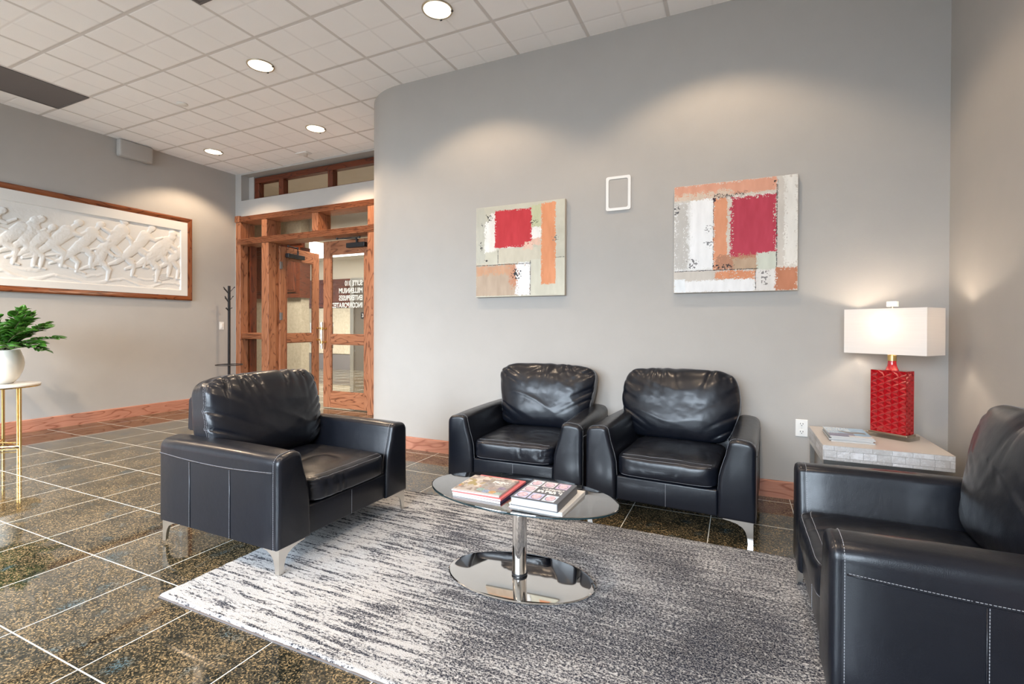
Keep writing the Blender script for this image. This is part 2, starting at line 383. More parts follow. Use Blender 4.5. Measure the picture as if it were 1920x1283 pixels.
# --------------------------------------------------- the two door leaves
def leaf(name, loc, rz, wd, label, flip=1):
    """local: hinge at x=0, leaf towards +x*flip, faces at y 0..0.045"""
    d = empty(name, loc, rz, label, 'door', None, 'structure'); H_ = 2.345
    X = lambda a, b: (min(a*flip, b*flip), max(a*flip, b*flip))
    st = .135
    for a, b in ((0, st), (wd-st, wd)):
        x0, x1 = X(a, b); obj('stile', B(x0, x1, 0, .045, .012, H_, .003, 1), M['oak_z'], d)
    x0, x1 = X(st, wd-st)
    for n, z0, z1 in (('bottom_rail', .012, .235), ('lock_rail', .905, 1.035), ('top_rail', 2.16, H_)):
        obj(n, B(x0, x1, .001, .044, z0, z1, .003, 1), M['oak_x'], d)
    for z0, z1 in ((.235, .905), (1.035, 2.16)):
        p = obj('glass_pane', B(x0-.008, x1+.008, .019, .025, z0-.008, z1+.008), M['pane'], d)
        bm = bmesh.new()
        for a, b, c, e in ((x0, x1, z0, z0+.012), (x0, x1, z1-.012, z1), (x0, x0+.012, z0+.012, z1-.012), (x1-.012, x1, z0+.012, z1-.012)):
            box(bm, a, b, .008, .018, c, e)
        obj('glazing_bead', bm, M['oak_x'], d)
    for z in (.45, 1.30, 2.06):     # hinges with a barrel and two leaves
        bm = bmesh.new(); tube(bm, [(0, -.008, z-.055), (0, -.008, z+.055)], .009, 12)
        box(bm, *X(.004, .045), -.004, .0, z-.055, z+.055); box(bm, *X(-.012, -.004), -.012, -.0, z-.055, z+.055)
        obj('hinge', bm, M['grille'], d)
    # pull handle near the free edge: steel bar on two brass stand-offs
    hx = (wd-.05)*flip
    h = obj('pull_handle', tube(bmesh.new(), [(hx, -.075, .84), (hx, -.075, 1.21)], .016, 16), M['nickel'], d, smooth=True, autosmooth=50)
    bm = bmesh.new()
    for z in (.93, 1.12): tube(bm, [(hx, -.001, z), (hx, -.075, z)], .008, 12); tube(bm, [(hx, -.012, z), (hx, -.001, z)], .017, 16); tube(bm, [(hx-.03*flip, -.075, z), (hx+.03*flip, -.075, z)], .007, 10); tube(bm, [(hx, -.075, z-.02), (hx, -.075, z+.02)], .0185, 16)
    obj('standoff', bm, M['brass'], h, label='brass handle fixings')
    bo = obj('pull_handle', tube(bmesh.new(), [(hx, .12, .84), (hx, .12, 1.21)], .016, 16), M['nickel'], d, smooth=True, autosmooth=50)
    bm = bmesh.new()
    for z in (.93, 1.12): tube(bm, [(hx, .046, z), (hx, .12, z)], .008, 12)
    obj('standoff', bm, M['brass'], bo)
    return d
d1 = leaf('door_1', (-6.172, 5.12, 0), math.radians(97), .85, 'open left oak and glass door leaf, swung into the corridor', 1)
d2 = leaf('door_2', (-4.435, 5.12, 0), 0, .875, 'closed right oak and glass door leaf with white lettering on the pane', -1)
# closers
def closer(parent, x0, x1, zc, arm, flip=1):
    c = obj('door_closer', B(min(x0, x1), max(x0, x1), -.062, -.001, zc-.032, zc+.032, .006, 2), M['black'], parent)
    bm = bmesh.new()
    tube(bm, [(arm[0][0], -.03, zc+.03), (arm[0][0], -.03, zc+.075)], .013, 12)
    tube(bm, [(p[0], p[1], p[2]) for p in arm], .0075, 8)
    for p in arm: tube(bm, [(p[0], p[1], p[2]-.012), (p[0], p[1], p[2]+.012)], .014, 12)
    obj('closer_arm', bm, M['black'], c)
closer(d2, -.40, -.08, 2.255, [(-.24, -.035, 2.335), (-.52, -.10, 2.348), (-.20, -.02, 2.358)])
closer(d1, .10, .45, 2.22, [(.33, -.03, 2.30), (.20, -.14, 2.335), (.05, -.10, 2.345)])
# lettering on the outside face of the right leaf's glass, read from the corridor
cu = bpy.data.curves.new('lettering', 'FONT'); cu.body = 'SUITE 310\nMILLENNIUM\nENTERPRISES\nINCORPORATED'; cu.size = .098; cu.space_line = 1.03; cu.extrude = .0006; cu.align_x = 'LEFT'; cu.offset = .0025
lt = bpy.data.objects.new('lettering', cu); C.objects.link(lt); lt.parent = d2; lt.rotation_euler = (PI/2, 0, PI); lt.location = (-.185, .0268, 1.715); lt.scale = (.75, 1, 1)
cu.materials.append(M['white']); tag(lt, 'white vinyl letters on the glass')

# --------------------------------------------------- corridor beyond the doors
def stone():
    t = NT('corridor_stone'); v = t.coord(); n = t.noise(v, 18, 6, .7, .6); n2 = t.noise(v, 3, 3)
    t.set(Base_Color=t.mix(n2, t.ramp(n, [(.3, lin((150, 138, 118))), (.7, lin((206, 196, 176)))]), lin((190, 178, 156))), Roughness=.45); t.bump(n, .002); return t.m
M['stone'] = stone()
S('wall_corridor_pier', B(-12.9, -7.85, 7.0, 7.2, 0, 3.6), M['stone'], 'stone clad corridor pier seen through the open door', 'wall')
S('wall_corridor_far', B(-12.9, -3.57, 9.9, 10.05, 0, 3.6), M['wall_hall'], 'pale far corridor wall seen through the doors', 'wall')
S('wall_corridor_left', B(-9.6, -9.45, YC+.0, 7.0, 0, 3.6), M['wall_hall'], 'pale corridor side wall beside the side light', 'wall')
S('wall_corridor_right', B(-3.65, -3.5, YC+.27, 9.9, 0, 3.6), M['wall_hall'], 'pale corridor wall right of the doors', 'wall')
bm = B(-9.6, -7.08, YC+.0, YC+.26, 0, 3.6)
S('wall_corridor_near', bm, M['wall_hall'], 'pale corridor wall beside the door screen', 'wall')
S('ceiling_corridor', B(-12.9, -3.5, YC+.27, 10.05, 3.6, 3.7), M['wall_hall'], 'pale corridor ceiling beyond the doors', 'ceiling')
S('trim_bulkhead', B(-12.9, -3.65, 7.21, 9.9, 2.92, 3.6), M['wall_hall'], 'pale lowered corridor ceiling block past the doors', 'bulkhead')
obj('cove_light', B(-10.6, -3.9, 8.75, 9.25, 2.9, 2.915), M['strip'], label='long bright ceiling light strip at the far end of the corridor', cat='ceiling light')
obj('ceiling_panel_light', B(-9.9, -8.0, 7.4, 8.6, 2.9, 2.915), M['strip'], label='square bright ceiling light behind the corridor pier', cat='ceiling light')
# raised panels in dark wood on the pier and the far wall
def panelling(name, x0, x1, z0, z1, yface, nx, crown, label):
    p = empty(name, (0, 0, 0), 0, label, 'wall panelling', None, 'structure')
    obj('backing', B(x0, x1, yface-.03, yface, z0, z1), M['dark_x'], p)
    wd = (x1-x0)/nx
    for i in range(nx):
        a, b = x0+i*wd+.10, x0+(i+1)*wd-.10
        bm = B(a, b, yface-.055, yface-.03, z0+.11, z1-.12, .012, 2); box(bm, a+.03, b-.03, yface-.066, yface-.052, z0+.15, z1-.16, .006, 1)
        obj('raised_panel', bm, M['dark_z'], p)
    obj('bottom_rail', B(x0, x1, yface-.06, yface-.03, z0, z0+.07, .008, 2), M['dark_x'], p)
    if crown:
        poly = [(yface, z1-.02), (yface-.05, z1-.02), (yface-.06, z1+.03), (yface-.11, z1+.07), (yface-.12, z1+.11), (yface-.15, z1+.13), (yface, z1+.13)]
        obj('crown', prism(bmesh.new(), poly, 'x', x0-.0, x1+.10), M['dark_x'], p)
    return p
panelling('trim_2', -12.5, -7.85, 1.72, 2.72, 7.0, 6, True, 'dark raised wood panelling with a crown on the corridor pier')
obj('side_panel', B(-7.85, -7.82, 6.94, 7.2, 1.72, 2.72), M['dark_y'], bpy.data.objects['trim_2'])
panelling('trim_3', -12.8, -9.25, 1.66, 2.42, 9.9, 3, False, 'dark raised wood panelling on the far corridor wall')
obj('trim_4', B(-12.8, -9.25, 9.86, 9.9, .42, 1.64), M['stone'], kind='structure', label='pale stone cladding below the far corridor panelling', cat='stone cladding')
obj('trim_5', B(-12.8, -9.25, 9.84, 9.9, .0, .40), M['grille'], kind='structure', label='dark stone plinth of the far corridor wall', cat='plinth')
e = empty('door_3', (-8.52, 9.86, 0), 0, 'taupe metal elevator door at the far end of the corridor', 'elevator door', None, 'structure')
el = flat('elevator_metal', (.17, .145, .12), .35, .5); M['elev'] = el
obj('door_panel', B(-.58, .0, -.02, .03, 0, 2.3), el, e); obj('door_panel', B(.005, .58, -.02, .03, 0, 2.3), el, e)
bm = bmesh.new(); box(bm, -.70, -.58, -.06, .04, 0, 2.42); box(bm, .58, .70, -.06, .04, 0, 2.42); box(bm, -.58, .58, -.06, .04, 2.3, 2.42)
obj('jamb', bm, M['nickel'], e)
pl = obj('floor_sign', B(-.36, -.24, -.03, -.0205, 1.36, 1.52), M['black'], e)
cu = bpy.data.curves.new('floor_number', 'FONT'); cu.body = '3'; cu.size = .13; cu.extrude = .001; cu.align_x = 'CENTER'
o = bpy.data.objects.new('floor_number', cu); C.objects.link(o); o.parent = pl; o.rotation_euler = (PI/2, 0, 0); o.location = (-.30, -.031, 1.395); cu.materials.append(M['white'])

# --------------------------------------------------- ceiling things
def downlight(x, y, label):
    d = empty('ceiling_light', (x, y, ZC), 0, label, 'ceiling light', 'recessed downlights')
    bm = bmesh.new(); n = 48
    prof = [(.100, -.001), (.100, -.006), (.109, -.009), (.113, -.004), (.113, -.0005)]
    rings = [[bm.verts.new((q*math.cos(2*PI*k/n), q*math.sin(2*PI*k/n), z)) for k in range(n)] for q, z in prof]
    for a, b in zip(rings, rings[1:]):
        for k in range(n): bm.faces.new((a[k], a[(k+1) % n], b[(k+1) % n], b[k]))
    obj('trim_ring', bm, M['champagne'], d, smooth=True)
    bm = bmesh.new(); lathe(bm, [(.100, -.005), (.06, -.004), (.03, -.0035), (.004, -.0034)], 48, cap=True)
    obj('lens', bm, M['bulb'], d, smooth=True)
    for a in (1.9, .45): obj('clip', B(.106*math.cos(a)-.008, .106*math.cos(a)+.008, .106*math.sin(a)-.005, .106*math.sin(a)+.005, -.015, -.006), M['black'], d)
L = ['recessed ceiling light nearest the camera, above the left armchair pair', 'recessed ceiling light between the near one and the corner', 'recessed ceiling light in front of the door screen', 'recessed ceiling light in the corner above the plaster relief', 'recessed ceiling light above the square painting, out of frame']
for (x, y), l in zip(DOWNLIGHTS, L): downlight(x, y, l)
for (x, y), l in zip(DOWNLIGHTS_FILL, ('beside the left wall', 'above the open floor left of the rug', 'above the front edge of the rug', 'above the right-hand armchair', 'nearest the left window', 'nearest the right window')): downlight(x, y, 'added fill downlight out of frame, '+l)
def vent(x0, x1, y0_, y1_, label):
    v_ = empty('ceiling_vent', ((x0+x1)/2, (y0_+y1_)/2, ZC), 0, label, 'ceiling vent'); a, b = (x1-x0)/2, (y1_-y0_)/2
    bm = bmesh.new()
    for p in ((-a, -a+.02, -b, b), (a-.02, a, -b, b), (-a+.02, a-.02, -b, -b+.02), (-a+.02, a-.02, b-.02, b)): box(bm, *p, -.008, -.0005)
    obj('frame', bm, M['grille'], v_)
    obj('grille', B(-a+.02, a-.02, -b+.02, b-.02, -.005, -.0005), M['grille'], v_)
vent(-6.535, -5.93, 1.46, 2.664, 'long dark grey return air grille in the ceiling by the left wall')
vent(-3.49, -2.92, 1.65, 2.225, 'dark grey ceiling grille at the top edge above the middle of the room')
obj('smoke_detector', lathe(bmesh.new(), [(.052, -.001), (.052, -.006), (.045, -.012), (.002, -.013)], 32), M['white'], smooth=True, autosmooth=40, loc=(-5.22, 3.14, ZC), label='flat round sprinkler cover plate in the ceiling', cat='sprinkler cover')
sp = empty('sprinkler', (-5.23, 4.70, ZC), 0, 'small white sprinkler fixture in the ceiling over the doors', 'sprinkler')
obj('plate', B(-.10, .10, -.05, .05, -.014, -.0005, .006, 2), M['white'], sp); obj('nozzle', tube(bmesh.new(), [(.05, 0, -.014), (.05, 0, -.05)], .018, 14), M['nickel'], sp)
# speaker housing high on left wall, painted like the wall
bm = B(XL, XL+.085, 3.38, 3.76, 3.235, ZC-.004, .022, 4); obj('wall_speaker', bm, M['wall'], label='wall-coloured rounded box high on the left wall under the ceiling', cat='speaker box', smooth=True, autosmooth=40)
# --------------------------------------------------- wall fittings
sp = empty('wall_speaker', (-.8325, YA, 2.184), 0, 'flat in-wall speaker with white rim between the two paintings', 'wall speaker')
def rrect(w_, h_, r_, n=6, c=(0, 0)):
    out = []
    for cx, cz, a0 in ((w_/2-r_, h_/2-r_, 0), (-w_/2+r_, h_/2-r_, PI/2), (-w_/2+r_, -h_/2+r_, PI), (w_/2-r_, -h_/2+r_, 1.5*PI)):
        for k in range(n+1): a = a0+PI/2*k/n; out.append((c[0]+cx+r_*math.cos(a), c[1]+cz+r_*math.sin(a)))
    return out
def ringplate(wo, ho, ro, wi, hi, ri, y0_, y1_):
    bm = bmesh.new(); A = rrect(wo, ho, ro); Bq = rrect(wi, hi, ri); n = len(A)
    V = [[bm.verts.new((x, y, z)) for x, z in P_] for P_ in (A, Bq) for y in (y0_, y1_)]
    for a, b in ((0, 1), (1, 3), (3, 2), (2, 0)):
        for k in range(n): bm.faces.new((V[a][k], V[a][(k+1) % n], V[b][(k+1) % n], V[b][k]))
    return bm
obj('rim', ringplate(.190, .263, .016, .148, .222, .014, -.012, -.001), M['white'], sp)
obj('grille', prism(bmesh.new(), rrect(.146, .22, .013), 'y', -.008, -.001), M['wall'], sp)
def outlet(loc, rz, label, cat, rocker=False):
    o_ = empty('wall_switch' if rocker else 'power_outlet', loc, rz, label, cat)
    obj('cover_plate', B(-.036, .036, -.006, -.0005, -.057, .057, .003, 2), M['white'], o_)
    if rocker: obj('rocker', B(-.015, .015, -.012, -.006, -.032, .032, .003, 2), M['white'], o_)
    else:
        for z in (-.026, .026):
            s_ = obj('socket', prism(bmesh.new(), rrect(.034, .030, .012, c=(0, z)), 'y', -.0085, -.006), M['white'], o_)
            bm = bmesh.new()
            for a, b in ((-.009, -.006), (.006, .009)): box(bm, a, b, -.0092, -.0085, z-.001, z+.008)
            tube(bm, [(0, -.0085, z-.008), (0, -.0093, z-.008)], .0028, 10)
            obj('slots', bm, M['black'], s_)
        obj('screw', tube(bmesh.new(), [(0, -.006, 0), (0, -.0072, 0)], .003, 10), M['nickel'], o_)
outlet((.397, YA, .484), 0, 'white power outlet on the wall beside the end table', 'power outlet')
outlet((XL, 4.73, 1.155), PI/2, 'white light switch on the left wall behind the coat rack', 'light switch', True)
# --------------------------------------------------- coloured grids (paintings, covers)
def cgrid(name, w_, h_, nx, ny, fn, mat, parent, plane='xz', z=0, label=None):
    """thin sheet with a colour attribute; fn(u,v)->rgb arrays, v up"""
    u, v_ = np.meshgrid(np.linspace(0, 1, nx+1), np.linspace(0, 1, ny+1))
    col = fn(u, v_)
    P_ = np.stack([(u-.5)*w_, np.full_like(u, z), (v_-.5)*h_], -1) if plane == 'xz' else np.stack([(u-.5)*w_, (v_-.5)*h_, np.full_like(u, z)], -1)
    idx = np.arange((nx+1)*(ny+1)).reshape(ny+1, nx+1)
    F = np.stack([idx[:-1, :-1], idx[:-1, 1:], idx[1:, 1:], idx[1:, :-1]], -1).reshape(-1, 4)
    me = bpy.data.meshes.new(name); me.from_pydata(P_.reshape(-1, 3).tolist(), [], F.tolist())
    ca = me.color_attributes.new('Col', 'FLOAT_COLOR', 'POINT')
    lc = np.where(col/255 <= .04045, col/255/12.92, ((col/255+.055)/1.055)**2.4)
    ca.data.foreach_set('color', np.concatenate([lc, np.ones(lc.shape[:2]+(1,))], -1).reshape(-1).astype(np.float32))
    me.materials.append(mat); o_ = bpy.data.objects.new(name, me); C.objects.link(o_); o_.parent = parent
    if label: o_['label'] = label
    return o_
def canvas_art(base, rects, seed, specks=()):
    def fn(u, v):
        y = 1-v; col = np.zeros(u.shape+(3,)) + base
        col += ((fbm(u, y, 7, 4, seed)-.47)*34)[..., None]
        for k, (x0, y0_, x1, y1_, c, rag) in enumerate(rects):
            nx_ = (fbm(u, y, 30, 4, seed+k+3)-.47)*rag*.05 + (vn(u, y, 230, k)-.5)*rag*.03
            ny_ = (fbm(u, y, 27, 4, seed+k+9)-.47)*rag*.05 + (vn(u, y, 210, k+5)-.5)*rag*.03
            m = (u+nx_ > x0) & (u+nx_ < x1) & (y+ny_ > y0_) & (y+ny_ < y1_)
            ed = np.minimum(np.minimum(u-x0, x1-u), np.minimum(y-y0_, y1_-y))
            m &= ~((vn(u, y, 120, k+2) > .80-.0*ed) & (ed < .035*rag))
            cc = np.array(c, float) + ((fbm(u*3, y*.8, 9, 3, seed+k)-.47)*22)[..., None]
            col = np.where(m[..., None], cc, col)
        for (cx, cy, rx, ry, c) in specks:
            d = ((u-cx)/rx)**2+((y-cy)/ry)**2
            m = (vn(u, y, 95, 2) + .25*vn(u, y, 200, 7) > .66+.35*d) & (d < 1)
            col = np.where(m[..., None], np.array(c, float), col)
        return np.clip(col*.94, 8, 240)
    return fn
K = (40, 38, 42)
art1 = canvas_art((206, 202, 184), [
    (.0, .0, .11, .62, (196, 194, 180), .8), (.10, .17, .24, .50, (240, 238, 232), .7), (.16, .08, .24, .5, (238, 232, 224), .9),
    (.22, .07, .64, .47, (238, 230, 222), .3), (.64, .03, .75, .27, (196, 198, 160), .5), (.62, .27, .75, .40, (242, 238, 232), .6), (.60, .38, .75, .46, (228, 190, 168), .9),
    (.27, .48, .76, .625, (208, 200, 180), .2), (.0, .655, .63, .99, (190, 168, 146), .1), (.0, .655, .50, .76, (206, 158, 124), 1.6), (.40, .66, .60, .90, (202, 142, 110), 1.5),
    (.47, .64, .635, .985, (242, 242, 240), 1.0), (.635, .61, 1, .99, (210, 206, 188), .1), (.75, .02, .905, .88, (226, 150, 104), .45),
    (.0, .645, .64, .652, K, .1), (.26, .49, .265, .64, K, .1), (.628, .62, .634, .985, K, .1), (.905, .60, 1, .604, K, .1), (.225, .055, .645, .465, (198, 40, 50), .45), (.56, .42, .66, .50, (232, 196, 176), .8)],
    1, ((.15, .12, .05, .05, K), (.06, .45, .03, .07, K), (.66, .22, .03, .05, K), (.47, .76, .07, .07, K), (.09, .2, .04, .03, K), (.7, .2, .02, .04, (90, 96, 80)), (.12, .6, .03, .02, K), (.9, .4, .04, .05, (120, 118, 110))))
art2 = canvas_art((214, 208, 198), [
    (.0, .0, .85, .13, (222, 160, 132), .5), (.0, .08, .5, .14, (216, 196, 176), 1.6), (.84, .0, 1, .78, (208, 200, 190), .3), (.90, .0, 1, .78, (232, 228, 220), .7),
    (.0, .155, .34, .80, (232, 232, 230), .3), (.0, .15, .12, .78, (198, 194, 188), 1.2), (.14, .14, .34, .78, (246, 246, 246), .6),
    (.34, .14, .47, .80, (224, 152, 112), .5), (.45, .12, .84, .80, (214, 204, 190), .6), (.46, .14, .84, .16, (236, 228, 222), 1.5), (.48, .15, .84, .70, (186, 46, 70), .75),
    (.36, .67, .70, .82, (182, 128, 98), .9), (.50, .70, .70, .82, (186, 158, 130), .6), (.69, .66, .85, .82, (204, 208, 194), .4),
    (.0, .80, .66, .90, (206, 198, 188), .3), (.36, .815, .68, .89, (216, 142, 100), .9), (.02, .89, .68, 1., (238, 238, 238), .5), (.0, .87, .1, 1, (236, 240, 242), .4),
    (.68, .81, .86, 1, (222, 218, 214), .6), (.83, .80, 1, 1, (186, 120, 86), .7), (.0, .797, .70, .803, K, .15), (.84, .07, .846, .80, K, .12), (.68, .81, .684, .99, K, .15), (.336, .14, .34, .8, K, .12), (.34, .118, .60, .132, (72, 58, 58), 1.2), (.85, .03, .852, .2, K, .1)],
    5, ((.30, .42, .04, .04, (130, 130, 130)), (.30, .56, .05, .05, (130, 130, 132)), (.16, .73, .06, .05, (110, 108, 110)), (.42, .77, .10, .03, (60, 44, 40)), (.02, .22, .04, .05, (60, 60, 64)), (.83, .05, .02, .05, (70, 50, 40)), (.35, .15, .03, .04, (60, 30, 40)), (.75, .88, .05, .08, (130, 126, 124))))
for nm, cx, cz, w_, h_, fn, lab in (('painting', -1.6575, 1.795, .812, .776, art1, 'left abstract canvas with a red square beside a long orange bar'), ('painting', -.0265, 1.787, .784, .772, art2, 'right abstract canvas with a crimson square under a salmon band')):
    p = empty(nm, (cx, YA, cz), 0, lab, 'painting')
    obj('canvas_edge', B(-w_/2, w_/2, -.038, -.001, -h_/2, h_/2, .003, 2), flat('canvas_edge_paint', (.52, .47, .40), .7), p)
    cgrid('painted_face', w_-.004, h_-.004, 330, 320, fn, M['paint_art'], p, 'xz', -.0388)

# --------------------------------------------------- plaster relief in its oak frame
def relief():
    y0_, y1_, z0, z1 = .55, 4.285, 1.503, 2.635
    p = empty('wall_relief', (XL, (y0_+y1_)/2, (z0+z1)/2), 0, 'long white plaster relief of running figures in an oak frame', 'wall relief')
    W_, H_ = y1_-y0_, z1-z0; fw = .062
    def mitre(name, pts, m):
        # pts: outer a, outer b, inner b, inner a as (y,z); bevelled moulding
        bm = bmesh.new(); oa, ob, ib, ia = pts
        prof = [(0, .001), (0, .030), (.25, .040), (.6, .034), (.85, .026), (1, .024), (1, .001)]
        R_ = [[bm.verts.new((h_, a[0]+(b[0]-a[0])*s_, a[1]+(b[1]-a[1])*s_)) for s_, h_ in prof] for a, b in ((oa, ia), (ob, ib))]
        for k in range(len(prof)): bm.faces.new((R_[0][k], R_[1][k], R_[1][(k+1) % len(prof)], R_[0][(k+1) % len(prof)]))
        bm.faces.new(R_[0]); bm.faces.new(R_[1][::-1]); obj(name, bm, m, p)
    a, b = W_/2, H_/2; i, j = a-fw, b-fw
    mitre('frame_rail', [(-a, b), (a, b), (i, j), (-i, j)], M['frame_y']); mitre('frame_rail', [(a, -b), (-a, -b), (-i, -j), (i, -j)], M['frame_y'])
    mitre('frame_stile', [(a, b), (a, -b), (i, -j), (i, j)], M['frame_z']); mitre('frame_stile', [(-a, -b), (-a, b), (-i, j), (-i, -j)], M['frame_z'])
    ny, nz = 860, 250
    y, z = np.meshgrid(np.linspace(-i, i, ny), np.linspace(-j, j, nz)); h = np.full(y.shape, .0)
    mt, mb, ms = .115, .075, .085
    inside = sm(0, .006, (i-ms)-np.abs(y))*sm(0, .006, (j-mt)-z)*sm(0, .006, z+(j-mb))
    g_ = np.zeros(y.shape)
    rs = np.random.RandomState(11)
    def cap(p0, p1, r0, r1, amp):
        nonlocal g_
        d = np.array(p1)-np.array(p0); l2 = (d**2).sum()+1e-9
        t_ = np.clip(((y-p0[0])*d[0]+(z-p0[1])*d[1])/l2, 0, 1); r_ = r0+(r1-r0)*t_
        q = np.hypot(y-p0[0]-d[0]*t_, z-p0[1]-d[1]*t_)/r_
        g_ = np.maximum(g_, np.where(q < 1, amp*np.sqrt(np.clip(1-q*q, 0, 1))+.006, 0))
    def fig(x, zb, s, lean, dr, tw):
        hip = np.array((x, zb+.30*s)); ch = hip+np.array((lean*.20*s, .20*s)); hd = ch+np.array((lean*.09*s+dr*.03, .13*s))
        cap(hip, ch, .062*s, .085*s, .022); cap(hd, hd+(dr*.012, .01), .048*s, .044*s, .024); cap(ch, hd, .03*s, .03*s, .014)
        k1 = hip+np.array((dr*.13*s, -.12*s+tw*.04)); cap(hip, k1, .052*s, .038*s, .02); f1 = k1+np.array((-dr*.03*s, -.17*s)); cap(k1, f1, .036*s, .022*s, .017); cap(f1, f1+(dr*.06*s, -.01), .018*s, .014*s, .012)
        k2 = hip+np.array((-dr*.12*s, -.11*s)); cap(hip, k2, .05*s, .036*s, .016); f2 = k2+np.array((-dr*.15*s, -.07*s)); cap(k2, f2, .034*s, .02*s, .013)
        e1 = ch+np.array((dr*.13*s, -.07*s+.05*tw)); cap(ch, e1, .036*s, .028*s, .02); cap(e1, e1+(dr*.11*s, .03*s+tw*.08*s), .027*s, .018*s, .018)
        e2 = ch+np.array((-dr*.10*s, -.10*s)); cap(ch, e2, .034*s, .026*s, .014); cap(e2, e2+(-dr*.02*s, -.11*s), .025*s, .018*s, .012)
    xs = np.linspace(-i+.2, i-.2, 24)
    for k, x in enumerate(xs):
        fig(x+rs.uniform(-.04, .04), -j+.16+rs.uniform(0, .13)-(.05 if k % 2 else -.04), rs.uniform(.56, .95), rs.uniform(.2, 1.0), 1 if rs.rand() > .3 else -1, rs.uniform(-.6, .9))
    for k in range(9):       # ropes, poles and planks crossing the scene
        x = rs.uniform(-i+.3, i-.3); zc = rs.uniform(-.25, .12); a_ = rs.uniform(-.7, .7); l_ = rs.uniform(.12, .26)
        cap((x-l_*math.cos(a_), zc-l_*math.sin(a_)), (x+l_*math.cos(a_), zc+l_*math.sin(a_)), .012, .012, .012)
    fx = 1-sm(.0, .55, (i-ms)-y)                                   # swirls of smoke and waves grow to the right
    warp = fbm(y, z, 5, 3, 4)*2.2
    sw = np.sin((z*34+y*9+warp*7.0)*1.0)
    upper = sm(-.02, .12, z)*fx
    g2 = .012*upper*np.clip(sw, 0, 1)**.7
    waves = .010*sm(-.25, -.36, z)*np.clip(np.sin(z*70+np.sin(y*11)*2.2+warp*3), 0, 1)
    steps = (.012*((np.abs((y-(i-.33))*math.cos(.25)+(z+.27)*math.sin(.25)) < .10) & (np.abs((z+.27)*math.cos(.25)-(y-(i-.33))*math.sin(.25)) < .045)))*(np.sin(((z+.27)*math.cos(.25)-(y-(i-.33))*math.sin(.25))*420) > -.2)
    g_ = np.maximum(g_, np.maximum(g2, waves)); g_ = np.maximum(g_, steps) + .009*fbm(y, z, 12, 4, 2) + .004*np.abs(fbm(y, z, 26, 3, 6)-.47)*4*(g_ > .004)
    x = .030 + (-.022 + g_*.45)*inside - .004
    x = np.where(inside <= 0, .026, x)
    P_ = np.stack([x, y, z], -1).reshape(-1, 3); idx = np.arange(ny*nz).reshape(nz, ny)
    F = np.stack([idx[:-1, :-1], idx[:-1, 1:], idx[1:, 1:], idx[1:, :-1]], -1).reshape(-1, 4)
    me = bpy.data.meshes.new('plaster_panel'); me.from_pydata(P_.tolist(), [], F.tolist()); me.polygons.foreach_set('use_smooth', [True]*len(me.polygons))
    me.materials.append(flat('white_plaster', (.70, .68, .645), .7, bump=.0008, bscale=90)); o_ = bpy.data.objects.new('plaster_panel', me); C.objects.link(o_); o_.parent = p
relief()

# --------------------------------------------------- rug
t = NT('woven_rug'); v = t.coord(); sx_ = t.n('ShaderNodeSeparateXYZ', {0: v})
pile = t.noise(t.coord(scale=(1, 1, 1)), 230, 3, .7)
streak = t.noise(t.coord(scale=(3.4, 46, 1)), 1.0, 5, .66)
brk = t.noise(t.coord(scale=(46, 120, 1)), 1.0, 4, .7)
speck = t.noise(t.coord(scale=(84, 128, 1)), 1.0, 5, .82)
dens = t.n('ShaderNodeMapRange', {0: sx_.outputs[0], 1: -1.22, 2: .55, 3: 0.0, 4: 1.0}).outputs[0]     # local x, left to right
patch = t.noise(v, 1.7, 3, .55)
left = t.math('ADD', t.math('MULTIPLY', streak, .62), t.math('MULTIPLY', brk, .42))
right = t.math('ADD', t.math('MULTIPLY', speck, .80), t.math('MULTIPLY', streak, .22))
mixv = t.n('ShaderNodeMix', {0: t.math('ADD', t.math('MULTIPLY', dens, 1.1), t.math('MULTIPLY', t.math('SUBTRACT', patch, .5), .9), True), 2: left, 3: right}).outputs[0]
thr = t.math('ADD', mixv, t.math('ADD', t.math('MULTIPLY', dens, .075), t.math('MULTIPLY', t.math('SUBTRACT', patch, .5), .22)))
dk = t.ramp(thr, [(.540, 0.0), (.568, 1.0)])
gr = t.ramp(t.noise(t.coord(scale=(150, 210, 1)), 1.0, 2, .6), [(.40, 0.0), (.52, 1.0)])
dk = t.math('MULTIPLY', dk, t.math('ADD', .56, t.math('MULTIPLY', gr, .44)))
lightc = t.mix(t.noise(v, 3, 3), (.50, .505, .515), (.74, .735, .73))
lightc = t.mix(t.math('MULTIPLY', pile, .5), lightc, (.36, .36, .37))
darkc = t.mix(t.noise(v, 5, 2), (.012, .014, .024), (.030, .036, .058))
col = t.mix(dk, lightc, darkc)
t.set(Base_Color=col, Roughness=.95, Specular_IOR_Level=.08); t.bump(t.math('ADD', pile, t.math('MULTIPLY', thr, .6)), .009, .8)
M['rug'] = t.m
nx, ny = 300, 190
rx0, rx1, ry0, ry1 = -2.215, .40, 1.235, 2.765
u, v_ = np.meshgrid(np.linspace(0, 1, nx), np.linspace(0, 1, ny)); X_ = (u-.5)*(rx1-rx0); Y_ = (v_-.5)*(ry1-ry0)
ed = np.minimum(np.minimum(u, 1-u)*(rx1-rx0), np.minimum(v_, 1-v_)*(ry1-ry0))
Z_ = .003 + .011*sm(0, .006, ed)+.0022*(_rng.rand(ny, nx)-.5)*(ed > .01); Z_[ed <= 1e-9] = .001
X_ = X_ + (vn(Y_, X_, 30)-.5)*.006*(ed < .02); Y_ = Y_+(vn(X_, Y_, 30, 3)-.5)*.006*(ed < .02)
idx = np.arange(nx*ny).reshape(ny, nx); F = np.stack([idx[:-1, :-1], idx[:-1, 1:], idx[1:, 1:], idx[1:, :-1]], -1).reshape(-1, 4)
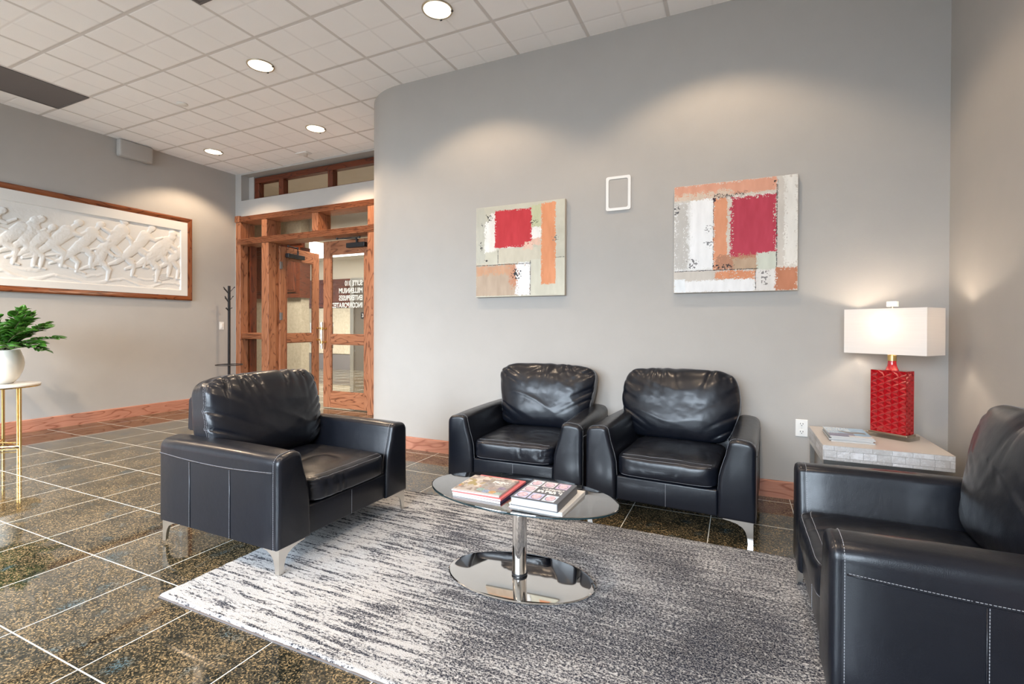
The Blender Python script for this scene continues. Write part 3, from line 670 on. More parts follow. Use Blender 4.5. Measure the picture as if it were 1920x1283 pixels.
rug = obj('area_rug', (np.stack([X_, Y_, Z_], -1).reshape(-1, 3).tolist(), F.tolist()), M['rug'], smooth=True, loc=((rx0+rx1)/2, (ry0+ry1)/2, 0), label='light grey and charcoal distressed rug under the glass table', cat='rug')
bm = bmesh.new(); a, b = (rx1-rx0)/2-.004, (ry1-ry0)/2-.004
for p in ((-a, a, -b-.006, -b), (-a, a, b, b+.006), (-a-.006, -a, -b, b), (a, a+.006, -b, b)): box(bm, *p, .0005, .006)
obj('binding', bm, M['grille'], rug, label='dark bound edge')

# --------------------------------------------------- armchairs
def dashes(bm, pts, step=.0085, ln=.0058, r=.0010):
    """stitches along a polyline"""
    P_ = [Vector(p) for p in pts]; acc = 0
    for a, b in zip(P_, P_[1:]):
        d = b-a; L_ = d.length
        if L_ < 1e-6: continue
        d.normalize(); s_ = -acc
        while s_ < L_:
            if s_ >= 0:
                q = a+d*s_; e_ = a+d*min(s_+ln, L_+.002); up = d.orthogonal().normalized()*r; sd = d.cross(up)
                A = [bm.verts.new(q+k) for k in (up, sd, -up, -sd)]; Bq = [bm.verts.new(e_+k) for k in (up, sd, -up, -sd)]
                for k in range(4): bm.faces.new((A[k], A[(k+1) % 4], Bq[(k+1) % 4], Bq[k]))
                bm.faces.new(A[::-1]); bm.faces.new(Bq)
            s_ += step
        acc = (acc+L_) % step
    return bm
def cube_pts(n):
    """unit cube surface grid, welded"""
    lin_ = np.linspace(-1, 1, n+1); idx = {}; V = []; F = []
    def vid(p):
        k = tuple(int(round((c+1)*n/2)) for c in p)
        if k not in idx: idx[k] = len(V); V.append(p)
        return idx[k]
    for ax in range(3):
        for s_ in (-1, 1):
            for i in range(n):
                for j in range(n):
                    q = []
                    for a, b in ((i, j), (i+1, j), (i+1, j+1), (i, j+1)):
                        p = [0, 0, 0]; p[ax] = s_; p[(ax+1) % 3] = lin_[a]; p[(ax+2) % 3] = lin_[b]; q.append(vid(p))
                    F.append(q if s_ > 0 else q[::-1])
    return np.array(V, float), F
CV, CF = cube_pts(56)
def wrink(a, b, seed, f):       # ridged wrinkle noise
    return 1-np.abs(2*vn(a, b, f, seed)-1)
def back_cushion_map(p, seed):
    """p on the unit cube -> cushion point; x width, y depth (front -1), z height"""
    p = np.asarray(p, float); q = p.copy()
    # rounded outline in xz (p-norm), rounded thickness
    n = 7.0; mx = np.max(np.abs(p), -1, keepdims=True); q = p/(np.sum(np.abs(p)**n, -1, keepdims=True))**(1/n)*1.0
    x, y, z = q[..., 0], q[..., 1], q[..., 2]
    rim = np.maximum(np.abs(x), np.abs(z)); puff = (1-np.clip(np.abs(x), 0, 1)**2.6)*(1-np.clip(np.abs(z), 0, 1)**2.6)
    hw = .384*(1-.11*sm(.3, -1, z)-.02*sm(.6, 1, z)) ; hh = .240; ht = .092
    X = x*hw; Z = z*hh; Y = y*ht + np.where(y < 0, -1, .25)*np.abs(y)**.7*.052*puff
    Z = Z + .012*sm(.2, 1, z)*(1-x*x) + .010*(fbm(x, y, 2.1, 3, seed)-.45)*sm(0, 1, z)*1.6
    X = X + .012*np.sign(x)*sm(.5, 1, np.abs(x))*np.sin(z*3+seed)
    # creases running in from the top and side seams of the front face
    fr_ = sm(.15, -.75, y)
    dt = 1-z; ds = 1-np.abs(x)
    top = np.exp(-dt/.30)*sm(-.02, .05, dt+.05)
    w1 = wrink(x*1.0+z*.20*np.sin(x*5+seed), z*.12+seed, seed, 5.5)**3
    side = np.exp(-ds/.20)
    w2 = wrink(z*1.0-np.abs(x)*.9, np.abs(x)*.2+seed*1.3+np.sign(x), seed+2, 5.0)**3
    w3 = wrink(x*.6+z*.9, z*.5-x*.3, seed+5, 2.2)**3
    Y = Y - fr_*(-.026*top*w1 - .026*side*w2 + .004*w3*puff) 
    Z = Z - .007*top*w1*sm(-1, 1, z)*fr_
    # saggy lower front
    Y = Y - .018*fr_*sm(.1, -.7, z)*(1-x*x)
    Y = Y + .0025*(fbm(X, Z, 28, 3, seed)-.45)
    return np.stack([X, Y, Z], -1)
def seat_cushion_map(p, seed, W_, D_, T_):
    p = np.asarray(p, float); n = 9.0; q = p/(np.sum(np.abs(p)**n, -1, keepdims=True))**(1/n)
    x, y, z = q[..., 0], q[..., 1], q[..., 2]
    puff = (1-np.abs(x)**3)*(1-np.abs(y)**3)
    X = x*W_/2; Y = y*D_/2; Z = z*T_/2 + np.where(z > 0, 1, 0)*puff*.020
    front = sm(-.80, -1, y)
    Y = Y - .012*front*(1-z*z)*(1-np.abs(x)**4)
    w1 = wrink(x*1.0, z*.06+seed, seed, 9)**3*np.clip(fbm(x, z*0+seed, 3, 2, seed)*2-.55, 0, 1)
    Y = Y + .010*front*w1*sm(-.9, .3, -np.abs(z)+.6)
    corner = sm(.78, 1, np.abs(x))*front; Y = Y+.012*corner*wrink(z, x, seed+3, 3)**2
    Z = Z - sm(0, 1, z)*.004*wrink(x, y, seed+1, 2.4)**4 + .002*(fbm(X, Y, 20, 3, seed)-.45)
    return np.stack([X, Y, Z], -1)
def strip(fn, path, n=160, out=.0015):
    """sample map along cube path"""
    pts = [fn(np.array(p)) for p in path]; return [Vector(p) for p in pts]
def arm_profile(sgn, fr=0.0):
    """outline of the arm in (x,z); sgn -1 left, +1 right (outer side)"""
    ow, iw_t, iw_b = .470, .335, .283; zt, zb = .548, .115
    pts = [(ow, zb), (ow, .30), (ow, zt-.055)]
    for k in range(1, 7): a = k/6*PI/2; pts.append((ow-.045*(1-math.cos(a)), zt-.055+.050*math.sin(a)))
    pts += [(.395, zt), (.378, zt)]
    for k in range(0, 6): a = k/5*PI/2; pts.append((iw_t+.040-.040*math.sin(a)-.0*k, zt-.030+.030*math.cos(a)))
    pts += [(iw_t-.006, zt-.055), (.322, .46), (.300, .39), (.288, .34), (iw_b, .26), (iw_b, zb)]
    return [(x*sgn, z) for x, z in pts]
def make_chair(seed, label, cx_=0, cy_=0):
    r = empty('armchair', (0, 0, 0), 0, label, 'armchair', 'black leather armchairs')
    D_ = .895; lm = M['leather']
    for s_ in (-1, 1):
        pr = arm_profile(s_); cx = sum(p[0] for p in pr)/len(pr); cz = .33
        bm = bmesh.new(); rows = []
        ys = [(0, .022), (.003, .010), (.010, .003), (.020, 0), (.028, .0015), (.036, .0)] + [(.036+(D_-.056)*k/8, 0) for k in range(1, 9)] + [(D_-.008, .004), (D_, .018)]
        for y, ins in ys:
            row = []
            for k, (x, z) in enumerate(pr):
                a = Vector(pr[k-1]); b = Vector(pr[(k+1) % len(pr)]); d = (b-a).normalized(); nrm = Vector((d.y, -d.x))*(-s_)*-1
                ctr = Vector((cx, cz))-Vector((x, z)); 
                if nrm.dot(ctr) < 0: nrm = -nrm
                dz = 0
                if z > .5 and .05 < y < D_-.03: dz = .006*math.sin(y/D_*PI) 
                row.append(bm.verts.new((x+nrm.x*ins, y, max(.115, z+nrm.y*ins+dz))))
            rows.append(row)
        n = len(pr)
        for a, b in zip(rows, rows[1:]):
            for k in range(n): bm.faces.new((a[k], a[(k+1) % n], b[(k+1) % n], b[k]))
        bm.faces.new(rows[0][::-1]); bm.faces.new(rows[-1])
        arm = obj('arm', bm, lm, r, smooth=True, autosmooth=50)
        bm = bmesh.new()
        inset = []
        for k, (x, z) in enumerate(pr):
            inset.append((x, z))
        # seam of the front panel
        pf = [(x*.9985 if z < .5 else x, .0355, z+(.0015 if z > .5 else 0)) for x, z in pr]
        pf = [(x+.0008*s_ if abs(x) > .45 else x-.0006*s_, y, z) for x, y, z in pf]
        dashes(bm, pf); obj('stitching', bm, M['thread'], arm); bm = bmesh.new()
        # side seam under the arm roll and the two vertical seams
        xo = s_*.4708
        hz = lambda y: .470+.0*y-.018*math.sin(min(1, y/D_)*PI)
        dashes(bm, [(xo, y, hz(y)) for y in np.linspace(.045, D_-.012, 24)])
        obj('stitching', bm, M['thread'], arm)
        for y in (.335, .640): obj('stitching', dashes(bmesh.new(), [(xo, y, hz(y)-.01), (xo, y, .118)]), M['thread'], arm)
        # shallow welt along the seam
        bm = bmesh.new(); tube(bm, [(xo, y, hz(y)-.004) for y in np.linspace(.04, D_-.01, 24)], .0026, 6)
        obj('seam', bm, lm, arm, smooth=True)
        for y in (.330, .635): obj('seam', tube(bmesh.new(), [(xo, y, hz(y)-.01), (xo, y, .118)], .0022, 6), lm, arm, smooth=True)
    # front rail below the seat, with its centre seam
    bm = B(-.282, .282, .016, .10, .118, .262, .010, 3); o_ = obj('front_rail', bm, lm, r, smooth=True, autosmooth=40)
    bm = bmesh.new(); dashes(bm, [(.006, .0155, .252), (.006, .0155, .124)]); obj('stitching', bm, M['thread'], o_)
    obj('seat_base', B(-.282, .282, .10, .80, .122, .262), lm, r)
    # seat cushion
    W_, DD, T_ = .566, .625, .128
    V = seat_cushion_map(CV, seed, W_, DD, T_); sc_ = obj('seat_cushion', (V.tolist(), CF), lm, r, smooth=True, loc=(0, .312, .327))
    for z in (.86, -.80):
        bm = bmesh.new(); dashes(bm, [v for v in strip(lambda p: seat_cushion_map(p, seed, W_, DD, T_)*np.array((1, 1, 1))+np.array((0, -.0010, .0)), [(x, -1, z) for x in np.linspace(-.93, .93, 60)])]); obj('stitching', bm, M['thread'], sc_)
    bm = bmesh.new(); dashes(bm, strip(lambda p: seat_cushion_map(p, seed, W_, DD, T_)+np.array((0, 0, .0012)), [(x, -.93, 1) for x in np.linspace(-.95, .95, 60)]))
    obj('stitching', bm, M['thread'], sc_)
    # back cushion
    V = back_cushion_map(CV, seed); bc = obj('back_cushion', (V.tolist(), CF), lm, r, smooth=True, loc=(cx_, .700+cy_, .610)); bc.rotation_euler = (math.radians(-11), 0, 0)
    bm = bmesh.new(); off = 1.0035
    for sx in (-1, 1):
        bm = bmesh.new(); dashes(bm, [Vector((p.x*off, p.y-.001, p.z*off)) for p in strip(lambda p: back_cushion_map(p, seed), [(sx, -.62, z) for z in np.linspace(-.9, .9, 70)])])
        dashes(bm, [Vector((p.x*off, p.y, p.z*off)) for p in strip(lambda p: back_cushion_map(p, seed), [(sx, -.50, z) for z in np.linspace(-.9, .9, 70)])]); obj('stitching', bm, M['thread'], bc)
    bm = bmesh.new()
    dashes(bm, [Vector((p.x, p.y-.001, p.z*off)) for p in strip(lambda p: back_cushion_map(p, seed), [(x, -.62, 1) for x in np.linspace(-.92, .92, 80)])])
    obj('stitching', bm, M['thread'], bc)
    # back frame
    bm = bmesh.new(); poly = [(.73, .20), (.76, .45), (.80, .735), (.815, .75), (.855, .75), (.880, .73), (D_, .45), (D_, .118), (.72, .118)]
    prism(bm, poly, 'x', -.282, .282); 
    obj('back_frame', bm, lm, r, smooth=True, autosmooth=50)
    bm = bmesh.new(); poly2 = [(.775, .558), (.800, .735), (.815, .752), (.855, .752), (.880, .73), (.889, .558)]
    prism(bm, poly2, 'x', -.328, .328); bmesh.ops.bevel(bm, geom=bm.edges[:], offset=.008, segments=2, affect='EDGES')
    obj('back_panel', bm, lm, r, smooth=True, autosmooth=50)
    # bracket legs: two curved wings meeting on the corner
    for sx in (-1, 1):
        for sy in (0, 1):
            bm = bmesh.new(); x0 = sx*.458; yy = .012 if sy == 0 else D_-.012; dy = 1 if sy == 0 else -1
            wing = [(0, .1168), (.150, .1168), (.146, .1125), (.112, .1075), (.078, .099), (.052, .084), (.037, .064), (.030, .04), (.027, .02), (.025, .0)] + [(0, .0)]
            prism(bm, [(x0-sx*u_, z) for u_, z in wing], 'y', yy, yy+.006*dy)
            prism(bm, [(yy+dy*max(u_, .006), z) for u_, z in wing], 'x', x0, x0-sx*.006)
            obj('leg', bm, M['nickel'] if seed != 9 else M['chrome'], r)
    return r
def place(r, cx, cy, rz, z): r.location = (cx, cy, z); r.rotation_euler = (0, 0, math.radians(rz))
RUGT = .0158
c1 = make_chair(3, 'left black leather armchair seen from its side, facing the glass table'); place(c1, -1.868, 2.012, 90, RUGT)
c2 = make_chair(5, 'black leather armchair against the wall under the left painting', .022, 0); place(c2, -1.333, 2.872, 3, 0)
c3 = make_chair(8, 'black leather armchair against the wall under the right painting', -.032, 0); place(c3, -.372, 2.875, -3.5, 0)
c4 = make_chair(12, 'black leather armchair cut off at the right edge of the picture', 0, -.05); place(c4, .236, 2.050, -90, RUGT)
# small scuffs on the near side of the right-hand chair
# --------------------------------------------------- coffee table
TX, TY, TZ = -.888, 2.012, .405
ct = empty('coffee_table', (TX, TY, RUGT), 0, 'oval smoked glass coffee table on a chrome pedestal', 'coffee table')
z0 = TZ-RUGT
bm = bmesh.new(); prof = [(.975, z0-.011), (.993, z0-.0095), (1, z0-.0055), (.993, z0-.0015), (.975, z0)]
n = 128; rings = [[bm.verts.new((q*.452*math.cos(2*PI*k/n)-.0, q*.247*math.sin(2*PI*k/n), z)) for k in range(n)] for q, z in prof]
for a, b in zip(rings, rings[1:]):
    for k in range(n): bm.faces.new((a[k], a[(k+1) % n], b[(k+1) % n], b[k]))
bm.faces.new(rings[0][::-1]); bm.faces.new(rings[-1])
tt = obj('glass_top', bm, M['tableglass'], ct, smooth=True, autosmooth=40); tt.rotation_euler = (0, 0, math.radians(-2))
bm = bmesh.new(); lathe(bm, [(1.002, z0-.0100), (1.004, z0-.006), (1.0035, z0-.003)], 128, cap=False, sx=.452, sy=.247)
o_ = obj('glass_edge', bm, flat('dark_glass_edge', (.012, .03, .035), .08), tt, smooth=True)
obj('base_plate', lathe(bmesh.new(), [(.98, 0), (1, .004), (1, .007), (.985, .0105), (.94, .0118), (.12, .0135)], 128, sx=.343, sy=.213), M['chrome'], ct, smooth=True, autosmooth=30).rotation_euler = (0, 0, math.radians(4))
obj('column', lathe(bmesh.new(), [(.033, .0135), (.033, z0-.030)], 48), M['chrome'], ct, smooth=True, autosmooth=30)
obj('collar', lathe(bmesh.new(), [(.0332, .014), (.0355, .015), (.036, .020), (.0355, .025), (.0332, .026)], 48, cap=False), M['black'], ct, smooth=True)
obj('mounting_plate', lathe(bmesh.new(), [(.034, z0-.030), (.085, z0-.0185), (.088, z0-.0125), (.02, z0-.0115)], 48), M['nickel'], ct, smooth=True, autosmooth=30)

# --------------------------------------------------- books and magazines
M['paper'] = flat('paper_edges', (.52, .51, .50), .7)
def sheetstack(name, loc, rz, w_, d_, h_, cover, edgecol, label, cat, group, spine=None, fn=None, hard=False, res=(90, 70), curl=0):
    o_ = empty(name, loc, rz, label, cat, group)
    cm = flat('cover_'+str(len(bpy.data.materials)), cover, .35)
    ov = .003 if hard else 0; ct_ = .0022 if hard else .0006
    bm = B(-w_/2+ov, w_/2-ov, -d_/2+ov, d_/2-ov, ct_, h_-ct_)
    obj('pages', bm, edgecol, o_)
    bm = B(-w_/2, w_/2, -d_/2, d_/2, 0, ct_); box(bm, -w_/2, w_/2, -d_/2, d_/2, h_-ct_, h_)
    obj('cover', bm, cm, o_)
    sp_ = flat('spine_'+str(len(bpy.data.materials)), spine or cover, .4)
    if spine is not None or hard: obj('spine', B(w_/2-.0005, w_/2+.0012, -d_/2, d_/2, 0, h_, .0003, 1), sp_, o_)
    if fn is not None: cgrid('cover_print', w_-.001, d_-.001, res[0], res[1], fn, M['print'], o_, 'xy', h_+.0004)
    return o_
def fn_magazine(u, v):
    col = np.zeros(u.shape+(3,)) + (176, 166, 156)
    n1 = fbm(u, v, 5, 4, 1); n2 = fbm(u, v, 9, 3, 7)
    col = np.where((n1 > .52)[..., None], (214, 196, 180), col); col = np.where((n2 > .56)[..., None], (120, 104, 92), col)
    col = np.where(((fbm(u, v, 8, 3, 9) > .56) & (u < .55))[..., None], (150, 132, 70), col)
    col = np.where(((fbm(u, v, 10, 2, 19) > .5) & (u < .45) & (v < .42) & (v > .2))[..., None], (196, 120, 78), col)
    grey = (u > .45) & (v < .86); col = np.where(grey[..., None], col*.35+np.array((128, 124, 124))*.65, col)
    for cx, cy, c in ((.52, .2, (120, 156, 150)), (.66, .14, (120, 142, 176)), (.80, .14, (196, 150, 88)), (.93, .1, (140, 170, 160)), (.70, .34, (150, 130, 120)), (.88, .4, (110, 100, 130))):
        d = np.hypot((u-cx)/.08, (v-cy)/.09); col = np.where((d < 1+.6*(fbm(u, v, 20, 2)-.5))[..., None], np.array(c)+((vn(u, v, 60)-.5)*70)[..., None], col)
    ttl = (u > .56) & (u < .92) & (v > .62) & (v < .80) & (vn(u, v*.6, 46, 4) > .48); col = np.where(ttl[..., None], (236, 236, 232), col)
    ttl = (u > .66) & (u < .84) & (v > .545) & (v < .575); col = np.where(ttl[..., None], (236, 236, 232), col)
    col = np.where((v < .05)[..., None], (206, 204, 208), col)
    return np.clip(col*.8+np.array((176, 172, 174))*.2, 5, 250)
def fn_desserts(u, v):
    col = np.zeros(u.shape+(3,)) + (86, 90, 98)
    cells = [(0, 2, (216, 224, 236)), (1, 2, (220, 214, 220)), (2, 2, (206, 186, 214)), (0, 1, (226, 216, 224)), (0, 0, (196, 202, 232)), (1, 0, (192, 196, 228)), (2, 0, (206, 220, 236))]
    for i, j, c in cells:
        x0, x1 = .04+i*.30, .04+i*.30+.265; y0_, y1_ = .04+j*.315, .04+j*.315+.285
        m = (u > x0) & (u < x1) & (v > y0_) & (v < y1_); col = np.where(m[..., None], np.array(c, float)+((fbm(u, v, 12, 3, i)-.47)*40)[..., None], col)
        d = np.hypot((u-(x0+x1)/2)/.10, (v-(y0_+y1_)/2)/.115)
        col = np.where((m & (d < 1))[..., None], np.array((214, 186, 198), float)+((fbm(u, v, 22, 3, i+3)-.47)*90)[..., None], col)
        col = np.where((m & (d > .92) & (d < 1.06) & (v < (y0_+y1_)/2+.05))[..., None], (96, 84, 128), col)
    for y, x0, x1, h_, f in ((.60, .40, .90, .022, 90), (.555, .44, .86, .018, 100), (.455, .36, .92, .055, 40)):
        m = (np.abs(v-y) < h_) & (u > x0) & (u < x1) & (vn(u, v*.35, f, 3) > .47); col = np.where(m[..., None], (232, 232, 232), col)
    return np.clip(col, 5, 250)
def fn_blue(u, v):
    col = np.zeros(u.shape+(3,)) + (142, 176, 206); col += ((fbm(u, v, 6, 4, 3)-.47)*60)[..., None]
    col = np.where(((v < .32+.1*u) & (u < .62))[..., None], (118, 118, 146), col)
    col = np.where(((v < .12+.03*u) & (u > .45))[..., None], (216, 214, 214), col)
    cv = .62-.42*(u-.35)+.08*np.sin(u*9); col = np.where(((np.abs(v-cv) < .075) & (u > .32) & (u < .93))[..., None], (112, 98, 86), col)
    col = np.where(((v > .62) & (u < .62) & (vn(u, v*.6, 44, 2) > .5))[..., None], (214, 224, 232), col)
    col = np.where(((u < .3) & (v > .3) & (vn(u, v, 52, 5) > .52))[..., None], (196, 206, 214), col)
    return np.clip(col, 5, 250)
red = flat('pink_page_edges', (.62, .52, .54), .6)
z = TZ+.0004
sheetstack('magazine', (-1.013, 1.965, z), math.radians(-1), .235, .268, .011, (40, 24, 66), M['paper'], 'purple-spined magazine at the bottom of the left stack on the glass table', 'magazine', None, spine=(38, 18, 66))
sheetstack('magazine', (-1.016, 1.966, z+.0112), math.radians(0), .237, .270, .008, (204, 104, 108), M['paper'], 'magazine with a pink-red spine, middle of the left stack on the glass table', 'magazine', None, spine=(206, 104, 108))
sheetstack('magazine', (-1.030, 1.955, z+.0196), math.radians(1.5), .232, .225, .007, (150, 142, 136), M['paper'], 'food magazine with a photo cover on top of the left stack', 'magazine', None, fn=fn_magazine, res=(150, 120))
sheetstack('book', (-.730, 1.955, z), math.radians(-2), .235, .285, .017, (214, 212, 208), M['paper'], 'white book lying under the dark dessert book on the glass table', 'book', None, spine=(222, 221, 218), hard=True)
sheetstack('book', (-.734, 1.925, z+.0174), math.radians(-.5), .204, .252, .034, (78, 82, 90), M['paper'], 'thick slate grey dessert book with seven pictures on its cover', 'book', None, spine=(92, 95, 102), hard=True, fn=fn_desserts, res=(200, 180))

# --------------------------------------------------- end table
t = NT('reclaimed_white_wood'); v = t.coord()
br = t.n('ShaderNodeTexBrick', {'Vector': t.coord('Object', (1, 1, 1)), 'Color1': (.84, .85, .88, 1), 'Color2': (.52, .51, .50, 1), 'Mortar': (.42, .42, .42, 1), 'Scale': 1.0, 'Mortar Size': .0012, 'Brick Width': .085, 'Row Height': .0375})
br.offset = .37; br.squash = .7
tcx = t.n('ShaderNodeTexCoord'); sp_ = t.n('ShaderNodeSeparateXYZ', {0: tcx.outputs['Object']})
cmb = t.n('ShaderNodeCombineXYZ', {0: t.math('ADD', sp_.outputs[0], sp_.outputs[1]), 1: sp_.outputs[2]})
t.t.links.new(cmb.outputs[0], br.inputs['Vector'])
wear = t.ramp(t.noise(v, 26, 6, .75), [(.42, 0.0), (.58, 1.0)])
col = t.mix(t.math('MULTIPLY', wear, .5), br.outputs[0], (.48, .46, .45)); col = t.mix(t.ramp(t.noise(v, 70, 3, .7), [(.60, 0.0), (.66, .6)]), col, (.80, .82, .84))
t.set(Base_Color=col, Roughness=.6); t.bump(t.math('ADD', wear, br.outputs[1]), .0015)
M['reclaimed'] = t.m
EX0, EX1, EY0, EY1, EZ = .430, .992, 3.112, 3.675, .515
et = empty('end_table', ((EX0+EX1)/2, (EY0+EY1)/2, 0), 0, 'square end table with a whitewashed plank-edge slab on a steel frame', 'end table')
hx, hy = (EX1-EX0)/2, (EY1-EY0)/2
obj('apron', B(-hx, hx, -hy, hy, EZ-.082, EZ-.0025, .002, 1), M['reclaimed'], et)
obj('table_top', B(-hx, hx, -hy, hy, EZ-.0025, EZ, .0008, 1), flat('table_top_taupe', (.52, .48, .45), .4), et)
fz = EZ-.083
bm = bmesh.new()
for a in ((-hx+.004, hx-.004, -hy+.004, -hy+.026), (-hx+.004, hx-.004, hy-.026, hy-.004), (-hx+.004, -hx+.026, -hy+.026, hy-.026), (hx-.026, hx-.004, -hy+.026, hy-.026)): box(bm, *a, fz-.024, fz, .001, 1)
obj('steel_frame', bm, M['nickel'], et)
for sx in (-1, 1):
    for sy in (-1, 1):
        bm = B(min(sx*(hx-.004), sx*(hx-.030)), max(sx*(hx-.004), sx*(hx-.030)), min(sy*(hy-.004), sy*(hy-.030)), max(sy*(hy-.004), sy*(hy-.030)), 0, fz-.024, .001, 1)
        obj('leg', bm, M['nickel'], et)
z = EZ+.0004
for k in range(4):
    dx_, dy_, rz = ((.002, -.002, .4), (-.004, .003, -.7), (.003, 0, .5), (-.002, .001, 0))[k]
    sheetstack('magazine', (.584+dx_, 3.362+dy_, z), math.radians(rz), .203, .272, .0078, (150, 160, 165), M['paper'],
               ['magazine at the bottom of the stack on the end table', 'magazine second from the bottom on the end table', 'magazine third from the bottom on the end table', 'magazine with a pale blue cover on top of the end table stack'][k], 'magazine', 'magazines stacked on the end table',
               spine=(176, 178, 176), fn=fn_blue if k == 3 else None, res=(120, 130)); z += .0082

# --------------------------------------------------- lamp
LA = math.radians(-38); lx, ly = .822, 3.492
lp = empty('table_lamp', (lx, ly, EZ), LA, 'red faceted ceramic table lamp with a white box shade, lit', 'table lamp')
obj('acrylic_foot', B(-.112, .112, -.062, .062, .0004, .022, .002, 2), M['acrylic'], lp)
obj('foot_plate', B(-.098, .098, -.050, .050, .0225, .032, .002, 2), M['champagne'], lp)
t = NT('red_glaze'); v = t.coord(); t.set(Base_Color=t.mix(t.noise(v, 30, 3), lin((140, 8, 16)), lin((186, 22, 32))), Roughness=.09, Coat_Weight=.8, Coat_Roughness=.03, Specular_IOR_Level=.7); M['red'] = t.m
def faceted():
    bm = bmesh.new(); W_, D_, H0, H1 = .180, .086, .0325, .392
    def side(w_, xf, ncol):
        a_ = w_/ncol; nrow = round((H1-H0)/(a_*.5)); b_ = (H1-H0)/nrow; vs = {}
        # lattice with vertical spokes: columns spaced a_/2.. triangles left/right
        cols = ncol; P0 = {}
        for i in range(cols+1):
            off = (i % 2)
            zs = [H0] + [H0+b_*(k) for k in range(1, nrow) if (k % 2) == off] + [H1]
            P0[i] = sorted(set(round(q, 6) for q in zs))
        for i in range(cols):
            Lc, Rc = P0[i], P0[i+1]; x0 = -w_/2+i*a_; x1 = x0+a_; li = ri = 0
            while li < len(Lc)-1 or ri < len(Rc)-1:
                if ri >= len(Rc)-1 or (li < len(Lc)-1 and Lc[li+1] <= Rc[ri+1]):
                    tri = [(x0, Lc[li]), (x1, Rc[ri]), (x0, Lc[li+1])]; li += 1
                else:
                    tri = [(x0, Lc[li]), (x1, Rc[ri]), (x1, Rc[ri+1])]; ri += 1
                c = (sum(p[0] for p in tri)/3, sum(p[1] for p in tri)/3)
                T = [bm.verts.new(xf(p[0], 0, p[1])) for p in tri]; cc = bm.verts.new(xf(c[0], .0085, c[1]))
                for k in range(3): bm.faces.new((T[k], T[(k+1) % 3], cc))
    side(W_, lambda u, d, z: (u, -D_/2+d, z), 5); side(W_, lambda u, d, z: (-u, D_/2-d, z), 5)
    side(D_, lambda u, d, z: (W_/2-d, u, z), 3); side(D_, lambda u, d, z: (-W_/2+d, -u, z), 3)
    for zz in (H0, H1):
        bm.faces.new([bm.verts.new((x, y, zz)) for x, y in ((-W_/2, -D_/2), (W_/2, -D_/2), (W_/2, D_/2), (-W_/2, D_/2))])
    bmesh.ops.remove_doubles(bm, verts=bm.verts[:], dist=.0003)
    return bm
obj('body', faceted(), M['red'], lp)
obj('neck', lathe(bmesh.new(), [(.034, .3925), (.030, .400), (.024, .415), (.021, .435), (.021, .447)], 32), M['red'], lp, smooth=True, autosmooth=40)
obj('neck_ring', lathe(bmesh.new(), [(.022, .447), (.022, .480), (.012, .482), (.012, .53)], 32), M['brass'], lp, smooth=True, autosmooth=40)
t = NT('linen_shade'); nt = t.t; v = t.coord('Object', (4, 4, 300)); c_ = t.mix(t.noise(v, 1, 3), (.80, .78, .76), (.90, .88, .86))
df = t.n('ShaderNodeBsdfDiffuse', {0: c_}); trl = t.n('ShaderNodeBsdfTranslucent', {0: (.86, .78, .70, 1)}); mx = t.n('ShaderNodeMixShader', {0: .22, 1: df.outputs[0], 2: trl.outputs[0]}); nt.links.new(mx.outputs[0], t.out.inputs[0]); M['shade'] = t.m
SZ0, SZ1, sw, sd = .487, .749, .208, .102
bm = bmesh.new(); tw = .0016
for x0, x1, y0_, y1_ in ((-sw, sw, -sd, -sd+tw), (-sw, sw, sd-tw, sd), (-sw, -sw+tw, -sd+tw, sd-tw), (sw-tw, sw, -sd+tw, sd-tw)): box(bm, x0, x1, y0_, y1_, SZ0, SZ1)
sh = obj('lamp_shade', bm, M['shade'], lp)
bm = bmesh.new()
for zz in (SZ0+.002, SZ1-.004): tube(bm, [(-sw+.004, 0, zz), (sw-.004, 0, zz)], .0015, 6); tube(bm, [(0, -sd+.004, zz), (0, sd-.004, zz)], .0015, 6)
obj('shade_spider', bm, M['brass'], sh)
bm = bmesh.new(); tube(bm, [(0, 0, .53), (0, 0, SZ1+.012)], .003, 8)
obj('harp_rod', bm, M['brass'], lp)
bm = B(-.026, .026, -.012, .012, SZ1+.014, SZ1+.043, .002, 2); obj('finial', bm, M['marble'], lp)
bl = obj('bulb', lathe(bmesh.new(), [(.008, .53), (.014, .545), (.028, .575), (.028, .60), (.014, .622), (.003, .626)], 24), emis('lamp_bulb', (1, .84, .62), 5), lp, smooth=True, loc=(0, -.035, 0))
l = bpy.data.lights.new('lamp_bulb_light', 'POINT'); l.energy = 2.6; l.color = (1, .84, .66); l.shadow_soft_size = .03
o_ = bpy.data.objects.new('lamp_bulb_light', l); C.objects.link(o_); o_.location = (lx-.0275*.78, ly-.035*.79, EZ+.665)

# --------------------------------------------------- plant stand and plant
gt = empty('plant_stand', (-6.29, 2.107, 0), 0, 'small round marble-topped table with brass legs at the left edge', 'side table')
obj('table_top', lathe(bmesh.new(), [(.285, .577), (.298, .580), (.30, .588), (.298, .595), (.285, .597)], 64), M['marble'], gt, smooth=True, autosmooth=40)
obj('rim', lathe(bmesh.new(), [(.28, .568), (.296, .568), (.296, .5768), (.28, .5768)], 64), M['brass'], gt)
legs = [(.16, .103), (-.17, .10), (-.10, -.165), ]
for x, y in legs:
    bm = bmesh.new(); tube(bm, [(x, y, 0), (x, y, .568)], .011, 12)
    d = Vector((x, y)).normalized()*.022; tube(bm, [(x-d.x, y-d.y, .012), (x-d.x, y-d.y, .568)], .009, 12)
    obj('leg', bm, M['brass'], gt, smooth=True, autosmooth=50)
bm = bmesh.new()
for i in range(3): (x0, y0_), (x1, y1_) = legs[i], legs[(i+1) % 3]; tube(bm, [(x0, y0_, .012), (x1, y1_, .012)], .007, 8)
for x, y in legs: tube(bm, [(x, y, .045), (0, 0, .045)], .007, 8)
